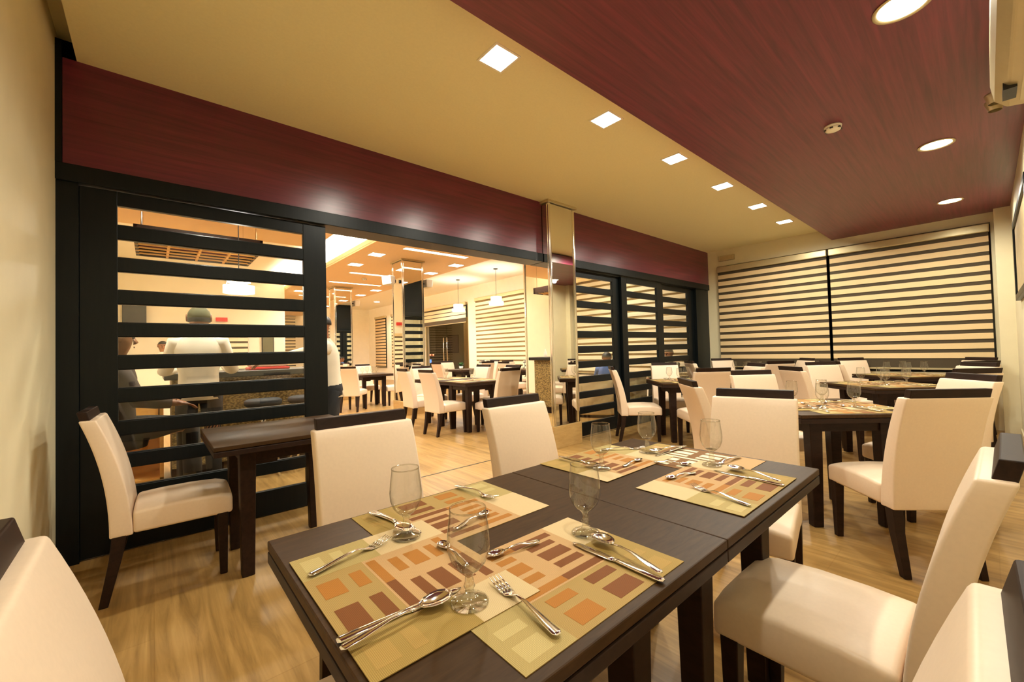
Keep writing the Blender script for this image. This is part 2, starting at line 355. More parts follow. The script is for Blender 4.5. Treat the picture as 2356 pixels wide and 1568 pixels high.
# sliding slatted doors
def slat_door(num, x0, x1, gx0, gx1, y, label):
    w = x1-x0; t = thing('sliding_door', label, 'door', (x0, y, 0)); g0, g1 = gx0-x0, gx1-x0; d = 0.04
    zt, zb = 2.19, 0.19
    MB().box(0, g0, 0, d, 0.01, 2.28).build('left_stile', M['black'], t, bevel=0.003)
    MB().box(g1, w, 0, d, 0.01, 2.28).build('right_stile', M['black'], t, bevel=0.003)
    MB().box(g0, g1, 0, d, zt, 2.28).build('top_rail', M['black'], t, bevel=0.003)
    MB().box(g0, g1, 0, d, 0.01, zb).build('bottom_rail', M['black'], t, bevel=0.003)
    p = (zt-zb)/10.0*1.0; p = (zt-zb+0.085)/10
    for k in range(1, 10):
        zc = zt - k*p + 0.085
        MB().box(g0-0.002, g1+0.002, 0.003, d-0.003, zc-0.085, zc).box(g0, g1, 0.012, d+0.004, zc-0.09, zc+0.006).build('slat', M['black'], t, bevel=0.002)
    MB().box(g0, g1, d*0.45, d*0.55, zb, zt).build('glass_pane', M['pane'], t)
    return t
slat_door(1, -0.335, 1.10, -0.165, 0.925, YP+0.03, 'black slatted sliding door with glass, left of the open doorway')
slat_door(2, 4.02, 5.42, 4.22, 5.20, YP+0.08, 'black slatted sliding door right beside the mirror pillar')
slat_door(3, 5.36, 6.52, 5.50, 6.38, YP+0.03, 'black slatted sliding door in the middle of the right-hand three')
slat_door(4, 6.48, 7.79, 6.66, 7.56, YP+0.08, 'black slatted sliding door nearest the window wall')

# ---------------------------------------------------------------- zebra blinds
def blind(y0, y1, zt, zb, label, light, dark, x=XR-0.05, pitch=0.127, frac=0.60, group=None, rail=0.11, ph=0):
    t = thing('zebra_blind', label, 'blind', (x, (y0+y1)/2, zb), 0, group); h = (y1-y0)/2; H = zt-zb
    MB().box(-0.03, 0.045, -h, h, H-rail, H).build('head_rail', M['alu'], t, bevel=0.012, seg=3)
    mb = MB(); mb.box(0.010, 0.013, -h+0.01, h-0.01, 0.0, H-rail); mb.mi = 1; z = H-rail-0.05-ph
    while z > pitch*frac+0.02:
        mb.box(0.0, 0.006, -h+0.01, h-0.012, z-pitch*frac, z); z -= pitch
    fb = mb.build('striped_fabric', [dark, light], t)
    MB().box(-0.006, 0.014, -h+0.01, h-0.01, -0.02, 0.005).build('bottom_bar', M['alu'], fb)
    return t
blind(wy0+0.01, 1.645, 2.70, 0.80, 'zebra roller blind covering the right half of the big window', M['bandlight'], M['banddark'])
blind(1.665, wy1-0.01, 2.70, 0.80, 'zebra roller blind covering the left half of the big window', M['bandlight'], M['banddark'])
for k, (a, b) in enumerate(hw):
    blind(a, b, 3.0, 0.6, ['cream zebra blind in the hall seen through the right-hand slatted doors', 'cream zebra blind on the hall window right of the glass entrance',
          'tan zebra blind in the hall beyond the glass entrance, right one of the far pair', 'tan zebra blind in the hall farthest away, left one of the far pair'][k],
          M['bandhall'] if k < 2 else M['bandlight'], M['banddhall'] if k < 2 else M['banddark'], pitch=0.14, frac=0.66)
blind(11.9, 14.85, 2.95, 2.25, 'cream zebra blind pulled up above the glass entrance', M['bandhall'], M['banddark'], pitch=0.14, frac=0.8)
def blind_x(x0, x1, y, zt, zb, label):
    t = thing('zebra_blind', label, 'blind', ((x0+x1)/2, y, zb)); h = (x1-x0)/2; H = zt-zb
    MB().box(-h, h, -0.03, 0.045, H-0.1, H).build('head_rail', M['alu'], t, bevel=0.01)
    mb = MB(); mb.box(-h+.01, h-.01, 0.01, 0.013, 0, H-0.1); mb.mi = 1; z = H-0.14
    while z > 0.11: mb.box(-h+.01, h-.01, 0, 0.006, z-0.09, z); z -= 0.14
    mb.build('striped_fabric', [M['banddark'], M['bandhall']], t); return t
blind_x(0.36, 1.86, 12.44, 1.85, 0.6, 'small zebra blind on the bar wall seen through the left slatted door')
blind_x(3.4, 4.9, YE-0.06, 3.0, 0.5, 'zebra blind on the hall end wall beside the farthest pillar')
blind_x(5.3, 6.8, YE-0.06, 3.0, 0.5, 'zebra blind on the hall end wall right of the farthest pillar')

# ---------------------------------------------------------------- ceiling lamps
def square_lamp():
    t = thing('recessed_square_light', '', 'ceiling light'); s = 0.085
    mb = MB()
    for (a, b, c, d) in ((-s-.014, s+.014, -s-.014, -s), (-s-.014, s+.014, s, s+.014), (-s-.014, -s, -s, s), (s, s+.014, -s, s)): mb.box(a, b, c, d, -0.006, 0.0)
    mb.build('frame', M['white'], t)
    MB().box(-s, s, -s, s, -0.003, -0.001).build('diffuser', M['lampA'], t)
    lamp('SPOT', 'bulb', (0, 0, -0.03), 66, WARM, t, spot_size=R(168), spot_blend=0.6, shadow_soft_size=0.05)
    return t
ordn = ['nearest', 'second nearest', 'third nearest', 'fourth nearest', 'fifth nearest', 'farthest']
for i in range(6):
    inst('sq', square_lamp, (1.643+1.107*i, 1.945, ZC), 0, 'square recessed light in the tan ceiling strip, %s of the row of six' % ordn[i], 'square recessed lights in the tan ceiling strip')
def round_lamp():
    t = thing('recessed_round_light', '', 'ceiling light')
    MB().lathe([(0.095, 0), (0.115, 0), (0.115, -0.006), (0.108, -0.009), (0.095, -0.006), (0.095, 0)], 32).build('trim_ring', M['alu'], t, smooth=True)
    MB().lathe([(0.0001, -0.002), (0.095, -0.002), (0.095, -0.001), (0.0001, -0.001)], 32).build('diffuser', M['lampA'], t)
    lamp('SPOT', 'bulb', (0, 0, -0.03), 46, WARM, t, spot_size=R(168), spot_blend=0.6, shadow_soft_size=0.05)
    return t
for i, x in enumerate((0.62, 2.80, 5.02, 7.2)):
    inst('rd', round_lamp, (x, 0.21+0.01*i, ZR), 0, ['round recessed light in the red ceiling directly overhead', 'round recessed light in the red ceiling cut by the top of the picture',
         'round recessed light in the red ceiling beyond the smoke detector', 'round recessed light in the red ceiling nearest the window'][i], 'round recessed lights in the red ceiling')
def detector(loc, label):
    t = thing('smoke_detector', label, 'smoke detector', loc)
    MB().lathe([(0.0001, 0), (0.055, 0), (0.055, -0.012), (0.05, -0.016)], 28).build('mount', M['white'], t, smooth=True)
    MB().lathe([(0.05, -0.016), (0.052, -0.02), (0.048, -0.034), (0.03, -0.042), (0.0001, -0.043)], 28).build('cover', M['white'], t, smooth=True)
    for k in range(6):
        a = k*PI/3; MB().box(-0.01+0.047*math.cos(a), 0.01+0.047*math.cos(a), -0.01+0.047*math.sin(a), 0.01+0.047*math.sin(a), -0.034, -0.026).build('vent_slot', M['grille'], t)
detector((3.93, 0.72, ZR), 'white round smoke detector on the red wood ceiling')
detector((3.9, 9.9, 3.05), 'small white smoke detector on the peach hall ceiling')
def hall_lamp():
    t = thing('recessed_square_light', '', 'ceiling light'); s = 0.12
    mb = MB()
    for (a, b, c, d) in ((-s-.015, s+.015, -s-.015, -s), (-s-.015, s+.015, s, s+.015), (-s-.015, -s, -s, s), (s, s+.015, -s, s)): mb.box(a, b, c, d, -0.006, 0.0)
    mb.build('frame', M['white'], t)
    MB().box(-s, s, -s, s, -0.003, -0.001).build('diffuser', M['lampH'], t)
    lamp('SPOT', 'bulb', (0, 0, -0.04), 112, WARM2, t, spot_size=R(155), spot_blend=0.8, shadow_soft_size=0.09)
    return t
for j, y in enumerate((4.9, 7.39, 8.45, 11.6, 12.75, 16.2)):
    for i, x in enumerate((3.15, 4.9)):
        inst('hl', hall_lamp, (x, y, 3.05), 0, 'square recessed light in the hall ceiling band, %s row, %s' % (['left', 'right'][i], ordn[j]), 'square recessed lights in the hall ceiling band')
def strip():
    t = thing('recessed_strip_light', '', 'ceiling light')
    MB().box(-0.66, 0.66, -0.07, 0.07, -0.003, 0.0).build('diffuser', M['slot'], t)
    MB().box(-0.68, 0.68, -0.085, -0.07, -0.005, 0).box(-0.68, 0.68, 0.07, 0.085, -0.005, 0).build('frame', M['soffit'], t); return t
for k, y in enumerate((6.67, 9.33, 10.75, 13.6)):
    inst('st', strip, (4.02, y, 3.05), 0, 'long slot light set across the hall ceiling band, %s' % ordn[k], 'slot lights across the hall ceiling band')
def can():
    t = thing('recessed_round_light', '', 'ceiling light')
    MB().lathe([(0.0001, -0.002), (0.09, -0.002), (0.11, -0.006), (0.11, 0)], 24).build('diffuser', M['lampH'], t)
    lamp('SPOT', 'bulb', (0, 0, -0.04), 150, WARM2, t, spot_size=R(155), spot_blend=0.8, shadow_soft_size=0.09)
    return t
for k, (x, y) in enumerate(((6.9, 5.4), (6.9, 12.6), (7.3, 17.2), (0.6, 9.5), (1.2, 6.2), (0.4, 4.6))):
    z = 3.45 if y > 7.55 or x > 3 else 3.05
    inst('can', can, (x, y, z), 0, ['round light in the white hall ceiling above the right-hand slatted doors', 'round light in the white hall ceiling near the glass entrance',
      'round light in the white hall ceiling farthest right', 'round light in the white ceiling behind the bar', 'round light above the bar counter', 'round light just behind the left slatted door'][k])
def pendant(loc, zt, label, r=0.2):
    t = thing('drum_pendant', label, 'pendant lamp', loc)
    MB().tube([(0, 0, 0.16), (0, 0, zt-loc[2])], 0.005, 6).build('cord', M['grille'], t)
    MB().lathe([(0.0001, zt-loc[2]), (0.06, zt-loc[2]), (0.06, zt-loc[2]-0.02), (0.0001, zt-loc[2]-0.02)], 20).build('canopy', M['grille'], t)
    MB().lathe([(r*0.75, 0.06), (r*0.75, 0.16), (r*0.72, 0.16), (r*0.72, 0.06)], 28).build('upper_drum', M['shade'], t, smooth=True)
    MB().lathe([(r, -0.06), (r, 0.02), (r*0.97, 0.02), (r*0.97, -0.06)], 28).build('lower_drum', M['shade'], t, smooth=True)
    mb = MB()
    for k in range(4):
        a = k*PI/2+0.3; mb.tube([(r*.9*math.cos(a), r*.9*math.sin(a), -0.05), (r*.74*math.cos(a), r*.74*math.sin(a), 0.155), (0, 0, 0.165)], 0.004, 6)
    mb.build('wire_frame', M['steel'], t)
    lamp('POINT', 'bulb', (0, 0, 0.02), 30, WARM2, t, shadow_soft_size=0.06)
pendant((7.08, 8.75, 2.52), 3.45, 'white stacked-drum pendant by the hall window, right one')
pendant((7.18, 10.75, 2.52), 3.45, 'white stacked-drum pendant by the hall window, left one')
pendant((0.73, 5.45, 1.98), 3.05, 'white drum pendant hanging over the bar behind the left slatted door', 0.15)

# ---------------------------------------------------------------- chairs
def ring4(x0, x1, y, z): return [(x0, -y, z), (x1, -y, z), (x1, y, z), (x0, y, z)]
def make_chair():
    t = thing('dining_chair', '', 'chair')
    # seat cushion
    mb = MB(); xs = [-0.15, -0.04, 0.09, 0.21, 0.268]; ztop = [0.452, 0.460, 0.462, 0.455, 0.438]
    rings = []
    for x, zt in zip(xs, ztop):
        w = 0.202; rings.append([(x, -w, 0.332), (x, -w, zt-0.012), (x, -w*0.6, zt+0.003), (x, 0, zt+0.006), (x, w*0.6, zt+0.003), (x, w, zt-0.012), (x, w, 0.332)])
    mb.loft(rings); mb.build('seat', M['leather'], t, smooth=True, bevel=0.016, seg=3)
    prof = [(-0.236, -0.148, 0.202, 0.328), (-0.238, -0.150, 0.202, 0.44), (-0.248, -0.166, 0.201, 0.56), (-0.268, -0.190, 0.200, 0.68), (-0.300, -0.228, 0.199, 0.80), (-0.342, -0.278, 0.198, 0.915)]
    pz = []
    for k in range(16):
        u = k/15; a = -0.236-0.106*u**2.1; th = 0.088-0.026*u; pz.append((a, a+th, 0.202-0.004*u, 0.328+0.587*u))
    prof = pz
    MB().loft([ring4(a, b, w, z) for a, b, w, z in prof]).build('backrest', M['leather'], t, smooth=True, bevel=0.008, seg=3)
    MB().hexa([(-.336, -.182, .905), (-.300, -.182, .905), (-.300, .182, .905), (-.336, .182, .905)], [(-.350, -.182, .957), (-.314, -.182, .957), (-.314, .182, .957), (-.350, .182, .957)]).build('top_rail', M['dark'], t, bevel=0.003)
    for s in (-1, 1):
        y = s*0.176; w, q = 0.025, 0.017
        MB().hexa([(0.225-q, y-q, 0), (0.225+q, y-q, 0), (0.225+q, y+q, 0), (0.225-q, y+q, 0)], [(0.222-w, y-w, .34), (0.222+w, y-w, .34), (0.222+w, y+w, .34), (0.222-w, y+w, .34)]).build('leg', M['dark'], t, bevel=0.003)
        rg = [[(x-h, y-g, z), (x+h, y-g, z), (x+h, y+g, z), (x-h, y+g, z)] for x, h, g, z in ((-0.258, .018, .017, 0), (-0.214, .024, .023, .22), (-0.200, .027, .025, .34))]
        MB().loft(rg).build('leg', M['dark'], t, bevel=0.003)
    return t
CH = 'cream high-back dining chairs with dark top rails'
def chair(x, y, deg, label, g='chairs'): return inst('chair', make_chair, (x, y, 0), R(deg), label, g)
def cap_chair(cx, cy, deg, label, g='chairs'):
    return chair(cx+0.305*math.cos(R(deg)), cy+0.305*math.sin(R(deg)), deg, label, g)
near = 'cream chairs around the big front table'
chair(0.643, 1.382, -92, 'cream chair facing the camera behind the front table, left one of two', near)
chair(1.447, 1.354, -91, 'cream chair facing the camera behind the front table, right one beside the pillar base', near)
chair(2.135, 0.781, 191, 'cream chair at the far head of the front table', near)
chair(1.47, 0.305, 89, 'cream chair at the right side of the front table with its whole seat showing', near)
chair(0.53, 0.30, 91, 'cream chair cut off at the lower right corner, back towards the camera', near)
chair(0.15, 0.85, 1, 'blurry cream chair back cut off at the lower left corner', near)
chair(0.078, 3.04, -2, 'cream chair seen from its side at the small table by the left slatted door')

# ---------------------------------------------------------------- tables
def make_table():
    t = thing('dining_table', '', 'table'); w, d = 0.396, 0.382
    MB().box(-w, w, -d, d, 0.728, 0.750).build('table_top', M['top'], t, bevel=0.003)
    MB().box(-w, w, -d, d, 0.696, 0.7245).box(-w+.012, w-.012, -d+.012, d-.012, 0.72, 0.73).build('lower_leaf', M['dark'], t, bevel=0.003)
    mb = MB()
    for s in (-1, 1):
        mb.box(-w+.15, w-.15, s*(d-.15)-.012, s*(d-.15)+.012, 0.62, 0.698); mb.box(s*(w-.15)-.012, s*(w-.15)+.012, -d+.15, d-.15, 0.62, 0.698)
    mb.build('apron', M['dark'], t, bevel=0.002)
    for sx in (-1, 1):
        for sy in (-1, 1):
            x, y = sx*(w-.165), sy*(d-.165); a, b = 0.040, 0.030
            mb = MB().hexa([(x-b, y-b, 0), (x+b, y-b, 0), (x+b, y+b, 0), (x-b, y+b, 0)], [(x-a, y-a, .70), (x+a, y-a, .70), (x+a, y+a, .70), (x-a, y+a, .70)])
            mb.prism([(x, y-.012), (x-sx*.15, y-.012), (x-sx*.15, y+.012), (x, y+.012)], 0.60, 0.63)
            lg = mb.build('leg', M['dark'], t, bevel=0.004)
            MB().lathe([(0.0001, -.0), (.02, 0), (.02, .006), (.0001, .006)], 12, (x, y, -0.001)).build('glide', M['grille'], lg)
    return t
def table(x, y, deg, label, g=None): return inst('table', make_table, (x, y, 0), R(deg), label, g)
table(0.606, 0.793, 0, 'dark square dining table nearest the camera, set with two crossing place mats', 'pair of pushed together front tables')
table(1.399, 0.793, 0, 'dark square dining table joined behind the nearest one', 'pair of pushed together front tables')
table(0.625, 2.95, 0, 'bare dark table standing against the left slatted door')

# ---------------------------------------------------------------- tableware
def make_glass():
    t = thing('water_goblet', '', 'glass')
    outer = [(0.0001, 0.0), (0.034, 0.0), (0.0345, 0.002), (0.030, 0.006), (0.016, 0.011), (0.008, 0.017), (0.0075, 0.024), (0.0105, 0.030), (0.0080, 0.036), (0.0072, 0.046), (0.0100, 0.053), (0.020, 0.060), (0.031, 0.073), (0.0375, 0.092), (0.0385, 0.110), (0.0365, 0.132), (0.0335, 0.155), (0.0325, 0.166)]
    inner = [(0.0312, 0.1665), (0.0320, 0.155), (0.0350, 0.132), (0.0369, 0.110), (0.0358, 0.093), (0.0292, 0.076), (0.018, 0.066), (0.006, 0.0625), (0.0001, 0.062)]
    mb = MB().lathe(outer[:12], 36); mb.mi = 1; mb.lathe([(0.0322, .1655), (.0330, .1675), (.0336, .166), (.0330, .1645), (.0322, .1655)], 36).lathe(outer[11:], 36).lathe([(0.0001, 0.0605)]+[(0.019, 0.0602)], 36)
    mb.build('bowl_and_stem', [M['foot'], M['thin']], t, smooth=True)
    return t
GP = None
def goblet(x, y, z, label, g=None):
    """one-piece thing: a single mesh"""
    global GP
    if GP is None:
        t = make_glass(); o = t.children[0]; o.parent = None; bpy.data.objects.remove(t); o.name = 'water_goblet'; GP = o
    else:
        o = GP.copy(); C.objects.link(o)
    o.location = (x, y, z); o.rotation_euler = (0, 0, 0)
    if 'group' in o: del o['group']
    return tag(o, label, 'glass', g)
def flat_loft(mb, st):
    """stations (x, half width, z centre, half thickness) -> rounded flat bar"""
    rings = []
    for x, w, z, h in st:
        rings.append([(x, w*math.cos(a), z+h*math.sin(a)) for a in [k*PI/5 for k in range(10)]])
    mb.loft(rings)
def spoon_mb(L, bw):
    mb = MB(); bl = bw*1.55; h0 = L-bl
    flat_loft(mb, [(0, .004, .006, .0012), (.006, .0085, .006, .0016), (.03, .008, .007, .0018), (h0*.6, .0040, .012, .0018), (h0*.85, .0030, .0105, .0018), (h0+.004, .0045, .006, .0015)])
    n, k = 12, 5; vs = []; fs = []
    for lay in (0, 1):
        for i in range(k+1):
            for j in range(n):
                a = 2*PI*j/n; r = i/k; x = h0+bl/2+bl/2*r*math.cos(a)*(1.0); wv = bw/2*r*math.sin(a)*(1+0.12*math.cos(a))
                vs.append((x, wv, .0012+0.0065*r*r+(0.0012 if lay else 0)))
    def q(l, i, j): return l*(k+1)*n+i*n+j % n
    for l in (0, 1):
        for i in range(k):
            for j in range(n): fs.append((q(l, i, j), q(l, i, j+1), q(l, i+1, j+1), q(l, i+1, j)) if l else (q(l, i+1, j), q(l, i+1, j+1), q(l, i, j+1), q(l, i, j)))
    for j in range(n): fs.append((q(0, k, j), q(0, k, j+1), q(1, k, j+1), q(1, k, j)))
    mb.add(vs, fs); return mb
def fork_mb(L=0.195):
    mb = MB(); flat_loft(mb, [(0, .004, .006, .0012), (.006, .009, .006, .0016), (.03, .0085, .007, .0018), (.09, .0042, .013, .0018), (.115, .0032, .012, .0018), (.128, .006, .007, .0014), (.140, .0115, .0035, .0012), (.152, .0125, .004, .0012)])
    for k in range(4):
        y = (k-1.5)*0.0069; flat_loft(mb, [(.150, .0022, .004, .0012), (.17, .0019, .0065, .0011), (L, .0011, .012, .0008)] if False else [(.150, .0024, .004, .0012), (.17, .0020, .0065, .0011), (L, .0012, .012, .0008)])
        n = 3*10
        for i in range(len(mb.v)-n, len(mb.v)): v = mb.v[i]; mb.v[i] = (v[0], v[1]+y, v[2])
    return mb
def knife_mb(L=0.225):
    mb = MB(); flat_loft(mb, [(0, .005, .004, .002), (.006, .0095, .004, .0034), (.05, .009, .004, .0036), (.10, .0065, .004, .0034), (.112, .005, .004, .003)])
    flat_loft(mb, [(.108, .006, .003, .0014), (.125, .0095, .003, .0011), (.18, .0105, .003, .0009), (.212, .008, .003, .0008), (L, .001, .003, .0006)])
    return mb
PROT = {}
def utensil(kind, p, q, z, label, g=None, tilt=0.0):
    """p handle end, q tip, in world xy"""
    L = math.dist(p, q); ln = {'fork': .195, 'knife': .225, 'spoon': .20, 'teaspoon': .135}[kind]
    if kind not in PROT:
        mb = {'fork': fork_mb, 'knife': knife_mb, 'spoon': lambda: spoon_mb(.20, .042), 'teaspoon': lambda: spoon_mb(.135, .028)}[kind]()
        o = mb.build({'fork': 'dinner_fork', 'knife': 'table_knife', 'spoon': 'soup_spoon', 'teaspoon': 'teaspoon'}[kind], M['steel'], None, smooth=True); PROT[kind] = o
    else: o = PROT[kind].copy(); C.objects.link(o)
    a = math.atan2(q[1]-p[1], q[0]-p[0]); cx, cy = (p[0]+q[0])/2, (p[1]+q[1])/2
    o.location = (cx-ln/2*math.cos(a), cy-ln/2*math.sin(a), z); o.rotation_euler = (0, -tilt, a)
    if 'group' in o: del o['group']
    return tag(o, label, {'teaspoon': 'spoon'}.get(kind, kind), g)
def mat_mb(style):
    mb = MB(); W2, D2 = 0.225, 0.16      # x: across the diner (right +), y: away from the diner
    def rect(x0, x1, y0, y1, m, lay): mb.mi = m; z = 0.0012+0.0002*lay; mb.box(x0, x1, y0, y1, z-0.0004 if lay else 0, z)
    if style == 0:
        rect(-W2, W2, -D2, D2, 0, 0)
        rect(-W2, -0.115, -D2, 0.0, 2, 1); rect(-W2, -0.115, 0.0, D2, 3, 1)
        rect(-0.115, 0.125, -0.045, D2, 1, 1)
        rect(0.125, W2, -D2, 0.03, 6, 1); rect(0.125, W2, 0.03, D2, 3, 1)
        cols = [(-0.145, -0.103, 0), (-0.083, -0.058, 0), (-0.040, -0.020, 1), (0.0, 0.022, 0), (0.036, 0.072, 0), (0.086, 0.106, 0), (0.118, 0.138, 1)]
        for (a, b, l) in cols:
            if l: rect(-0.105, 0.0, a, b, 4, 2); rect(0.0, 0.115, a, b, 5, 2)
            else: rect(-0.085, -0.022, a, b, 4, 2); rect(0.022, 0.098, a, b, 5, 2)
        for (a, b) in ((-0.145, -0.105), (-0.085, -0.06)): rect(-0.205, -0.15, a, b, 9, 2); rect(0.15, 0.205, a, b, 10, 2)
    else:
        rect(-W2, W2, -D2, D2, 8, 0); rect(-W2, -0.12, -D2, D2, 1, 1); rect(0.14, W2, -D2, D2, 6, 1)
        cols = [(-0.13, -0.108), (-0.09, -0.055), (-0.04, -0.02), (-0.004, 0.012), (0.03, 0.065), (0.08, 0.10), (0.115, 0.135)]
        for i, (a, b) in enumerate(cols):
            if i == 3: rect(-0.11, 0.15, a, b, 7, 2)
            else: rect(-0.105+0.01*(i % 3), -0.015, a, b, 7, 2); rect(0.02, 0.105-0.012*(i % 2), a, b, 7, 2)
        for (a, b) in ((-0.1, -0.07), (0.02, 0.05), (0.09, 0.11)): rect(0.155, 0.205, a, b, 1, 2)
    return mb
MP = {}
def placemat(x, y, deg, z, style, label, g=None):
    if style not in MP: o = mat_mb(style).build('place_mat', MATC, None); MP[style] = o
    else: o = MP[style].copy(); C.objects.link(o)
    o.location = (x, y, z); o.rotation_euler = (0, 0, R(deg-90))
    if 'group' in o: del o['group']
    return tag(o, label, 'place mat', g)

# pixel -> point on a horizontal plane, used to read positions off the photograph
def at(px, py, z):
    d = fw + (px-1178)/951.73*rt - (py-784)/951.73*up
    t = (z-CAM.z)/d.z; return (CAM.x+t*d.x, CAM.y+t*d.y)
def U(kind, p, q, lift, label, tilt=0.0, g=None): utensil(kind, at(*p, 0.757+lift), at(*q, 0.757+lift), 0.7525+lift, label, g, tilt)
ZT = 0.7502
MG = 'woven place mats on the front table'
placemat(0.610, 0.592, 90, ZT, 0, 'place mat on the near edge of the front table, under the left mat', MG)
placemat(0.636, 1.005, -90, ZT, 0, 'woven patchwork place mat in front of the left chair behind the front table', MG)
placemat(0.382, 0.787, 0, ZT+0.0018, 0, 'woven patchwork place mat at the left end of the front table, lying over another', MG)
placemat(1.385, 0.592, 90, ZT+0.0018, 0, 'place mat on the front table before the big cream seat at right', MG)
placemat(1.615, 0.800, 180, ZT, 1, 'place mat with bright cream bars at the far head of the front table', MG)
placemat(1.372, 1.012, -90, ZT+0.0018, 0, 'woven patchwork place mat nearest the pillar on the front table', MG)
GG = 'water goblets on the front table'
for (x, y, l) in ((0.425, 0.622, 'large empty goblet nearest the camera'), (0.465, 0.945, 'empty goblet in front of the left chair back'), (0.79, 0.655, 'empty goblet in the middle, beside the crossed knife and spoon'),
                  (1.255, 0.955, 'empty goblet nearest the pillar'), (1.585, 0.965, 'empty goblet at the far corner of the front table'), (1.57, 0.69, 'empty goblet before the chair at the far head')):
    goblet(x, y, ZT+0.004, l, GG)
s = 'at the left end place of the front table'
U('fork', (702, 1328), (900, 1236), 0, 'steel fork '+s); U('knife', (786, 1468), (1052, 1352), 0, 'steel knife '+s+', under the spoon'); U('spoon', (794, 1488), (1030, 1366), 0.007, 'steel spoon '+s+', lying on the knife', 0.0)
U('teaspoon', (1085, 1312), (1005, 1240), 0, 'small steel spoon '+s+', behind the big goblet')
s = 'at the place before the left chair facing the camera'
U('fork', (1057, 1120), (1130, 1143), 0, 'steel fork '+s); U('knife', (860, 1176), (966, 1222), 0, 'steel knife '+s); U('spoon', (863, 1184), (930, 1214), 0.007, 'steel spoon '+s+', lying on the knife')
U('teaspoon', (1045, 1217), (1123, 1177), 0, 'small steel spoon '+s)
s = 'at the place on the near edge of the front table'
U('fork', (1300, 1473), (1128, 1325), 0, 'steel fork '+s); U('knife', (1520, 1331), (1323, 1247), 0, 'steel knife '+s+', under the spoon'); U('spoon', (1533, 1324), (1360, 1224), 0.007, 'steel spoon '+s+', on the knife')
U('teaspoon', (1229, 1247), (1134, 1276), 0, 'small steel spoon '+s)
s = 'at the place before the big cream seat'
U('fork', (1736, 1166), (1584, 1114), 0, 'steel fork '+s); U('knife', (1803, 1115), (1643, 1080), 0, 'steel knife '+s); U('spoon', (1808, 1111), (1668, 1068), 0.007, 'steel spoon '+s+', on top of the knife')
U('teaspoon', (1593, 1088), (1541, 1099), 0, 'small steel spoon '+s)
s = 'on the cream-barred mat at the far head'
U('knife', (1573, 1026), (1508, 1047), 0, 'steel knife '+s); U('spoon', (1568, 1027), (1506, 1036), 0.007, 'steel spoon '+s+', on the knife'); U('fork', (1700, 1050), (1645, 1068), 0, 'steel fork '+s); U('teaspoon', (1512, 1062), (1582, 1068), 0, 'small steel spoon '+s)
s = 'at the place nearest the pillar'
U('knife', (1297, 1050), (1402, 1076), 0, 'steel knife '+s); U('spoon', (1300, 1053), (1362, 1068), 0.007, 'steel spoon '+s+', on the knife'); U('fork', (1403, 1033), (1463, 1031), 0, 'steel fork '+s); U('teaspoon', (1428, 1075), (1480, 1053), 0, 'small steel spoon '+s)

def setting(cx, cy, deg, where, tab, full=True, style=0, low=0.0):
    """place setting for a diner at angle deg facing the table centre (cx, cy)"""
    f = Vector((math.cos(R(deg)), math.sin(R(deg)))); r = Vector((f.y, -f.x)); c = Vector((cx, cy))-f*0.205
    P = lambda a, b: tuple(c+f*a+r*b)
    wh = '%s of %s' % (where, tab)
    placemat(c.x, c.y, deg, ZT+low, style, 'woven place mat on %s' % wh, 'place mats on '+tab)
    g = P(0.11, 0.15); goblet(g[0], g[1], ZT+0.004, 'empty goblet on %s' % wh, 'goblets on '+tab)
    if full:
        utensil('fork', P(-0.12, -0.17), P(0.06, -0.155), 0.7535, 'steel fork on %s' % wh, 'forks on '+tab)
        utensil('knife', P(-0.13, 0.15), P(0.09, 0.12), 0.7535, 'steel knife on %s' % wh, 'knives on '+tab)
        utensil('spoon', P(-0.13, 0.165), P(0.06, 0.12), 0.760, 'steel spoon on %s' % wh, 'spoons on '+tab)
        utensil('teaspoon', P(0.10, 0.03), P(0.12, -0.09), 0.7535, 'small steel spoon on %s' % wh, 'teaspoons on '+tab)
sides4 = [(45, 'the camera side'), (-45, 'the doors side'), (225, 'the window side'), (135, 'the right wall side')]
def diamond(cx, cy, tab, full=True, ds=(0, 0, 0, 0), jit=(0, 0, 0, 0), skip=()):
    table(cx, cy, 45, 'dark square table turned cornerwise: '+tab, 'square tables turned cornerwise in the dining room')
    for i, (deg, w) in enumerate(sides4):
        setting(cx, cy, deg, w, tab, full, low=0.0018*(i % 2))
        if i in skip: continue
        d = 0.60+ds[i]; a = R(deg)
        chair(cx-d*math.cos(a), cy-d*math.sin(a), deg+jit[i], 'cream chair on %s of %s' % (w, tab), 'chairs around '+tab)
diamond(3.60, 0.79, 'the table behind the front one', True, (0, 0, 0.03, 0.06), (-1, -3, 3, -3))
diamond(5.74, 0.73, 'the middle table of the right row', True, (0, 0, 0, 0), (2, 1, 4, -2))
diamond(7.40, 0.72, 'the right row table at the window', True, (0, 0, 0, 0), (3, -2, 2, 1))
diamond(5.24, 2.63, 'the table beside the right slatted doors', True, (0, 0, 0, 0), (2, -3, -4, 2))
diamond(7.35, 2.60, 'the corner table by doors and window', True, (0, 0, 0, 0), (2, 1, 3, -3))

